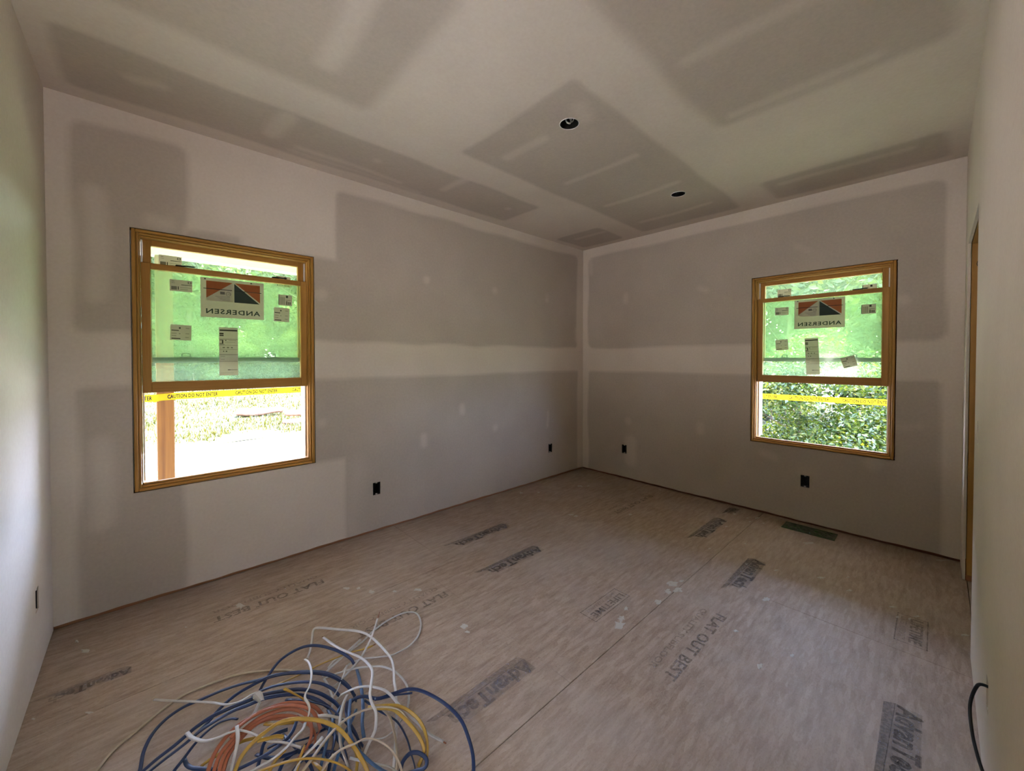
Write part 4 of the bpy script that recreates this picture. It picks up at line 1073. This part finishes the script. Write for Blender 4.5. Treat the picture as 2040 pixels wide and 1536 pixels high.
# ---------------------------------------------------------------- outdoors: porch, yard, forest
PY, PX = 5.64, 6.64                    # outer faces of the porch beams
tag(MB().box((-1.9, CY + T, -0.30), (PX + 0.15, PY + 0.15, -0.10)).build('porch_floor', MAT['concrete']), kind='structure')
tag(MB().box((CX + T, -2.6, -0.30), (PX + 0.15, CY + T, -0.10)).build('porch_floor', MAT['concrete']), kind='structure')
tag(MB().box((-1.9, PY - 0.14, 2.46), (PX, PY, 2.76)).build('porch_beam', MAT['soffit']), kind='structure')
tag(MB().box((PX - 0.14, -2.64, 2.46), (PX, PY - 0.14, 2.76)).build('porch_beam', MAT['soffit']), kind='structure')
tag(MB().box((-1.9, CY + T, 2.76), (PX + 0.45, PY + 0.45, 2.80)).build('porch_ceiling', MAT['soffit']), kind='structure')
tag(MB().box((CX + T, -2.64, 2.76), (PX + 0.45, CY + T, 2.80)).build('porch_ceiling', MAT['soffit']), kind='structure')
tag(MB().box((-2.9, -2.7, 3.0), (PX + 0.45, PY + 0.45, 3.12)).build('roof', MAT['roof']), kind='structure')  # unseen left and near overhangs added to keep sky from the fill openings
tag(MB().box((-2.9, -2.7, 2.40), (-2.85, PY + 0.45, 3.0)).build('roof_fascia', MAT['soffit']), kind='structure')  # unseen fascia added to cut off sky at the left
tag(MB().box((-2.85, -2.7, 2.40), (PX + 0.45, -2.65, 3.0)).build('roof_fascia', MAT['soffit']), kind='structure')  # added on the unseen near side to cut off sky
tag(MB().box((-2.85, -2.65, 2.76), (CX + T, YD - T, 2.80)).build('porch_ceiling', MAT['soffit']), kind='structure')  # unseen ceiling added to shade the extra doorway from the sky
tag(MB().box((-2.85, YD - T, 2.76), (XL - T, CY + T, 2.80)).build('porch_ceiling', MAT['soffit']), kind='structure')  # unseen ceiling added to shade the extra window from the sky
tag(MB().box((-1.9, PY + 0.40, 2.55), (PX + 0.45, PY + 0.45, 3.0)).build('roof_fascia', MAT['soffit']), kind='structure')
tag(MB().box((PX + 0.40, -2.64, 2.55), (PX + 0.45, PY + 0.40, 3.0)).build('roof_fascia', MAT['soffit']), kind='structure')

def post(x, y, lab, grp=None):
    o = tag(empty('porch_post', (x, y, -0.10)), lab, 'post')
    MB().box((-0.07, -0.07, 0.012), (0.07, 0.07, 2.56), 0.006).build('shaft', MAT['post'], o)
    MB().box((-0.085, -0.085, 0.0), (0.085, 0.085, 0.012), 0.003).build('base_plate', MAT['steel'], o)
    return o
post(0.153, PY - 0.07, 'square wooden porch post seen through the left window')
post(-1.8, PY - 0.07, 'square wooden porch post at the far left end of the porch')
post(PX - 0.07, PY - 0.07, 'square wooden porch post at the corner where the porch turns')
post(PX - 0.07, 3.15, 'square wooden porch post left of the right window view')
post(PX - 0.07, -0.7, 'square wooden porch post right of the right window view')

def tape(P, h, lab, gap, lead, side):
    """yellow barrier tape strung through points P, with repeated wording; side = +1/-1 picks which face carries it toward the house"""
    P = catmull(P, 14)
    o = tag(empty('caution_tape', P[0]), lab, 'tape', 'caution tape round the porch')
    O = Vector(P[0])
    L = [0.0]
    for a, c in zip(P[:-1], P[1:]):
        L.append(L[-1] + (c - a).length)
    b = MB()
    b.v = [tuple(p - O + Vector((0, 0, s * h / 2))) for p in P for s in (-1, 1)]
    b.f = [(2 * k, 2 * k + 2, 2 * k + 3, 2 * k + 1) for k in range(len(P) - 1)]
    b.m = [0] * len(b.f)
    b.smooth = True
    b.build('ribbon', MAT['tape'], o)
    L = np.array(L)
    A = np.array([tuple(p) for p in P])
    def at(s, z):
        s = min(max(s, 0), L[-1])
        p = Vector([float(np.interp(s, L, A[:, i])) for i in range(3)])
        q = Vector([float(np.interp(min(s + 0.02, L[-1]), L, A[:, i])) for i in range(3)])
        r = Vector([float(np.interp(max(s - 0.02, 0), L, A[:, i])) for i in range(3)])
        t = (q - r).normalized()
        nrm = t.cross(Vector((0, 0, 1))).normalized() * side
        return p - O + nrm * 0.002 + Vector((0, 0, z))
    w0 = text_mesh('CAUTION DO NOT ENTER', h * 0.56, lambda x, y: (x, y, 0), 'lettering', 1.05, 0.62, 0.06)[1]
    s = lead if lead >= 0 else (L[-1] + lead - w0) % (w0 + gap)      # a negative lead sets where the last wording ends
    while s + w0 < L[-1]:
        me, w = text_mesh('CAUTION DO NOT ENTER', h * 0.56, lambda x, y: (x, y, 0), 'lettering', 1.05, 0.62, 0.06)
        for v_ in me.vertices:
            v_.co = at(s + v_.co.x, v_.co.y - h * 0.26)
        link('lettering', me, MAT['tape_ink'], o)
        s += w + gap
    return o
# along the left-hand side tape reads left to right seen from the room (+x); on the right-hand side along -y
tape([(-1.75, PY - 0.15, 0.95), (-1.0, PY - 0.15, 0.985), (0.10, PY - 0.148, 0.980)], 0.072, 'yellow caution tape left of the porch post outside the left window', 0.12, -0.05, 1)
tape([(0.06, PY - 0.147, 0.972), (0.25, PY - 0.15, 0.990), (1.5, PY - 0.15, 0.998), (4.0, PY - 0.15, 1.00), (PX - 0.15, PY - 0.15, 1.01)], 0.070, 'yellow caution tape right of the porch post outside the left window', 0.16, 0.11, 1)
tape([(PX - 0.15, 3.10, 0.86), (PX - 0.15, 1.70, 0.850), (PX - 0.15, 0.40, 0.862), (PX - 0.15, -0.65, 0.87)], 0.072, 'yellow caution tape stretched outside the right window', 0.13, 0.56, 1)

# ground: pale gravel next to the porch, grass slope rising to the forest at the left, bank dropping away at the right
def terrain_z(x, y):
    z = -0.32
    z += 0.075 * max(0.0, y - 10.0) * min(1.0, max(0.0, (12 - x) / 6))
    z -= 0.32 * max(0.0, min(x - 8.0, 9.0)) * min(1.0, max(0.0, (9.5 - y) / 4))
    z += 0.95 * min(11.0, max(0.0, -x - 10.0) + max(0.0, -y - 11.0) * (1 if x < 6 else max(0.0, 1 - (x - 6) / 4)))    # unseen banks added behind the house to block low sky
    return z
def terrain(name, x0, x1, y0, y1, step, mat, amp, cond):
    rr = random.Random(name)
    ph = [rr.uniform(0, 6) for _ in range(6)]
    b = MB()
    nx, ny = int((x1 - x0) / step), int((y1 - y0) / step)
    for i in range(nx + 1):
        for j in range(ny + 1):
            x, y = x0 + i * step, y0 + j * step
            b.v.append((x, y, terrain_z(x, y) + amp * (math.sin(1.3 * x + ph[0]) * math.cos(1.7 * y + ph[1]) + 0.5 * math.sin(4.1 * x + ph[2]) * math.cos(3.3 * y + ph[3]))))
    for i in range(nx):
        for j in range(ny):
            x, y = x0 + (i + .5) * step, y0 + (j + .5) * step
            if cond(x, y):
                p = i * (ny + 1) + j
                b.f.append((p, p + ny + 1, p + ny + 2, p + 1))
                b.m.append(0)
    b.smooth = True
    return tag(b.build(name, mat), kind='structure')
edge = lambda x: 10.3 + 0.35 * math.sin(1.1 * x) + 0.2 * math.sin(3.7 * x + 1)
terrain('ground_gravel', -12, 10, -10.0, 11.6, 0.2, MAT['gravel'], 0.015, lambda x, y: y < edge(x) and (y > 5.5 or x > 6.5 or y < -0.3 or x < -0.45))
terrain('ground_grass', -45, 45, -45, 48, 0.75, MAT['grass_ground'], 0.04, lambda x, y: y > 10 or x > 7.4 or y < -9.5 or x < -11.5)

rs = np.random.RandomState(21)
def blades(name, n, xr, yr, lab):
    V, F = [], []
    for _ in range(n):
        y = yr[0] + (yr[1] - yr[0]) * rs.rand() ** 1.5
        x = rs.uniform(xr[0], xr[1]) * (y / yr[1] * 0.7 + 0.3)
        if y < edge(x) - 0.4 * rs.rand():
            continue
        z = terrain_z(x, y) - 0.02
        for k in range(3):
            a = rs.uniform(0, 6.28)
            h, w = rs.uniform(0.03, 0.12), rs.uniform(0.008, 0.02)
            dx, dy = math.cos(a), math.sin(a)
            px, py = x + rs.uniform(-.06, .06), y + rs.uniform(-.06, .06)
            i = len(V)
            V += [(px - dy * w, py + dx * w, z), (px + dy * w, py - dx * w, z), (px + dx * h * 0.5, py + dy * h * 0.5, z + h)]
            F.append((i, i + 1, i + 2))
    me = bpy.data.meshes.new(name)
    me.from_pydata(V, [], F)
    return tag(link(name, me, MAT['grass']), lab, 'grass', kind='stuff')
blades('grass', 26000, (-5, 12), (9.6, 24), 'sunlit rough grass on the slope outside the left window')

def log(p, q, r, lab):
    p, q = Vector(p), Vector(q)
    rr = random.Random(str(p))
    pts = [p.lerp(q, t) + Vector((0, 0, 0.02 * math.sin(7 * t + p.x))) for t in np.linspace(0, 1, 12)]
    b = MB()
    b.tube(pts, [r * (1 + 0.18 * math.sin(5 * t + p.y) + rr.uniform(-.08, .08)) for t in np.linspace(0, 1, 12)], 10, 0.9)
    return tag(b.build('fallen_log', MAT['log']), lab, 'log', 'logs lying on the gravel edge')
log((1.72, 12.35, -0.02), (2.75, 12.25, -0.03), 0.10, 'pale weathered log lying on the grass edge, left of the others')
log((2.62, 11.35, -0.02), (3.75, 11.50, 0.02), 0.085, 'pale weathered log at the right, upper of the two stacked')
log((2.50, 11.05, -0.20), (3.55, 11.20, -0.16), 0.085, 'dark weathered log at the right, lower of the two stacked')

def leaves(n, blobs, size, seed, shell=0.55):
    """rhombic leaves scattered in ellipsoids (cx, cy, cz, rx, ry, rz)"""
    r = np.random.RandomState(seed)
    vol = np.array([b[3] * b[4] * b[5] for b in blobs])
    ki = r.choice(len(blobs), n, p=vol / vol.sum())
    B = np.array(blobs)[ki]
    d = r.normal(size=(n, 3))
    d /= np.linalg.norm(d, axis=1)[:, None]
    rad = shell + (1 - shell) * r.rand(n) ** 0.7
    C = B[:, :3] + d * rad[:, None] * B[:, 3:] * (1 + 0.12 * r.normal(size=(n, 1)))
    nrm = d * 0.6 + r.normal(size=(n, 3)) * 0.7 + np.array([0, 0, 0.5])
    nrm /= np.linalg.norm(nrm, axis=1)[:, None]
    t = np.cross(nrm, r.normal(size=(n, 3)))
    t /= np.linalg.norm(t, axis=1)[:, None]
    bt = np.cross(nrm, t)
    s = size * r.uniform(0.6, 1.35, size=(n, 1))
    V = np.stack([C - t * s, C - bt * s * 0.48 + nrm * s * 0.12, C + t * s, C + bt * s * 0.48 + nrm * s * 0.12], 1).reshape(-1, 3)
    F = np.arange(n * 4).reshape(-1, 4)
    me = bpy.data.meshes.new('foliage')
    me.from_pydata(V.tolist(), [], F.tolist())
    return me

def make_tree(kind, seed, h, w, nleaf, leaf, mat, trunk_r):
    r = random.Random(seed)
    root = empty(kind)
    b = MB()
    b.tube(catmull([(0, 0, -0.8), (r.uniform(-.1, .1), r.uniform(-.1, .1), h * .3), (r.uniform(-.2, .2), r.uniform(-.2, .2), h * .6), (0, 0, h * .92)], 4), list(np.linspace(trunk_r, trunk_r * .25, 13)), 8)
    for k in range(7):
        a, z = r.uniform(0, 6.28), h * r.uniform(.25, .75)
        L = w * r.uniform(.5, .9)
        b.tube(catmull([(0, 0, z), (L * .5 * math.cos(a), L * .5 * math.sin(a), z + L * .25), (L * math.cos(a), L * math.sin(a), z + L * .6)], 3), list(np.linspace(trunk_r * .35, trunk_r * .1, 7)), 6)
    b.build('trunk', MAT['bark'], root)
    bl = []
    for k in range(15):
        z = h * r.uniform(.14, .95)
        q = w * math.sqrt(max(.1, 1 - ((z / h - .5) / .55) ** 2))
        a, d = r.uniform(0, 6.28), q * r.uniform(.1, .75)
        bl.append((d * math.cos(a), d * math.sin(a), z, q * r.uniform(.32, .6), q * r.uniform(.32, .6), h * r.uniform(.09, .16)))
    link('foliage', leaves(nleaf, bl, leaf, seed), mat, root)
    return root

def copy_tree(root):
    c = root.copy()
    COL.objects.link(c)
    for ch in list(root.children):
        d = ch.copy()
        COL.objects.link(d)
        d.parent = c
    return c

def plant(protos, spots, label, cat, group):
    used = set()
    for i, (x, y, s, a) in enumerate(spots):
        pr = protos[i % len(protos)]
        o = pr if i % len(protos) not in used else copy_tree(pr)
        used.add(i % len(protos))
        o.location = (x, y, terrain_z(x, y) - 0.1)
        o.scale = (s, s, s)
        o.rotation_euler = (0, 0, a)
        tag(o, label, cat, group)

rr = random.Random(5)
forest = [make_tree('forest_tree', 40 + k, 7.5, 2.6, 7000, 0.15, MAT['leaf_a'], 0.16) for k in range(3)]
spots = [(x + rr.uniform(-.7, .7), 22 + rr.uniform(-1.5, 1.5) + 3.4 * (i % 2), rr.uniform(.85, 1.2), rr.uniform(0, 6)) for i, x in enumerate(np.arange(-5.5, 13, 1.9))]
plant(forest, spots, 'leafy green forest tree beyond the grass slope outside the left window', 'tree', 'forest trees beyond the left window')
far = [make_tree('forest_tree', 60 + k, 9, 3.0, 6000, 0.20, MAT['leaf_c'], 0.18) for k in range(2)]
spots = [(x + rr.uniform(-.7, .7), 31 + rr.uniform(-1.5, 1.5), rr.uniform(.9, 1.25), rr.uniform(0, 6)) for x in np.arange(-8, 18, 3.3)]
plant(far, spots, 'tall green tree deep in the forest outside the left window', 'tree', 'tall trees deep in the forest')
bush = [make_tree('leafy_bush', 80 + k, 4.2, 2.0, 15000, 0.058, MAT['leaf_b'], 0.05) for k in range(3)]
spots = [(11.4 + rr.uniform(-.6, .6) + 1.5 * (i % 2), y, rr.uniform(.72, .86), rr.uniform(0, 6)) for i, y in enumerate(np.arange(-0.2, 10, 1.15))]
plant(bush, spots, 'sunlit leafy bush on the bank outside the right window', 'bush', 'bushes outside the right window')
edge_b = [copy_tree(bush[k]) for k in range(3)]
spots = [(x + rr.uniform(-.4, .4), 19.2 + rr.uniform(-.6, .6), rr.uniform(.42, .62), rr.uniform(0, 6)) for x in np.arange(-4, 11, 1.25)]
plant(edge_b, spots, 'low leafy bush along the forest edge outside the left window', 'bush', 'bushes along the forest edge')
bt = [make_tree('woodland_tree', 90 + k, 8.5, 2.8, 7000, 0.15, MAT['leaf_c'], 0.15) for k in range(2)]
spots = [(26 + rr.uniform(-1.2, 1.2) + 4.5 * (i % 3), y + rr.uniform(-.6, .6), rr.uniform(1.2, 1.4), rr.uniform(0, 6)) for i, y in enumerate(np.arange(-3.0, 20, 1.5))]
plant(bt, spots, 'green woodland tree standing behind the bushes outside the right window', 'tree', 'woodland trees outside the right window')
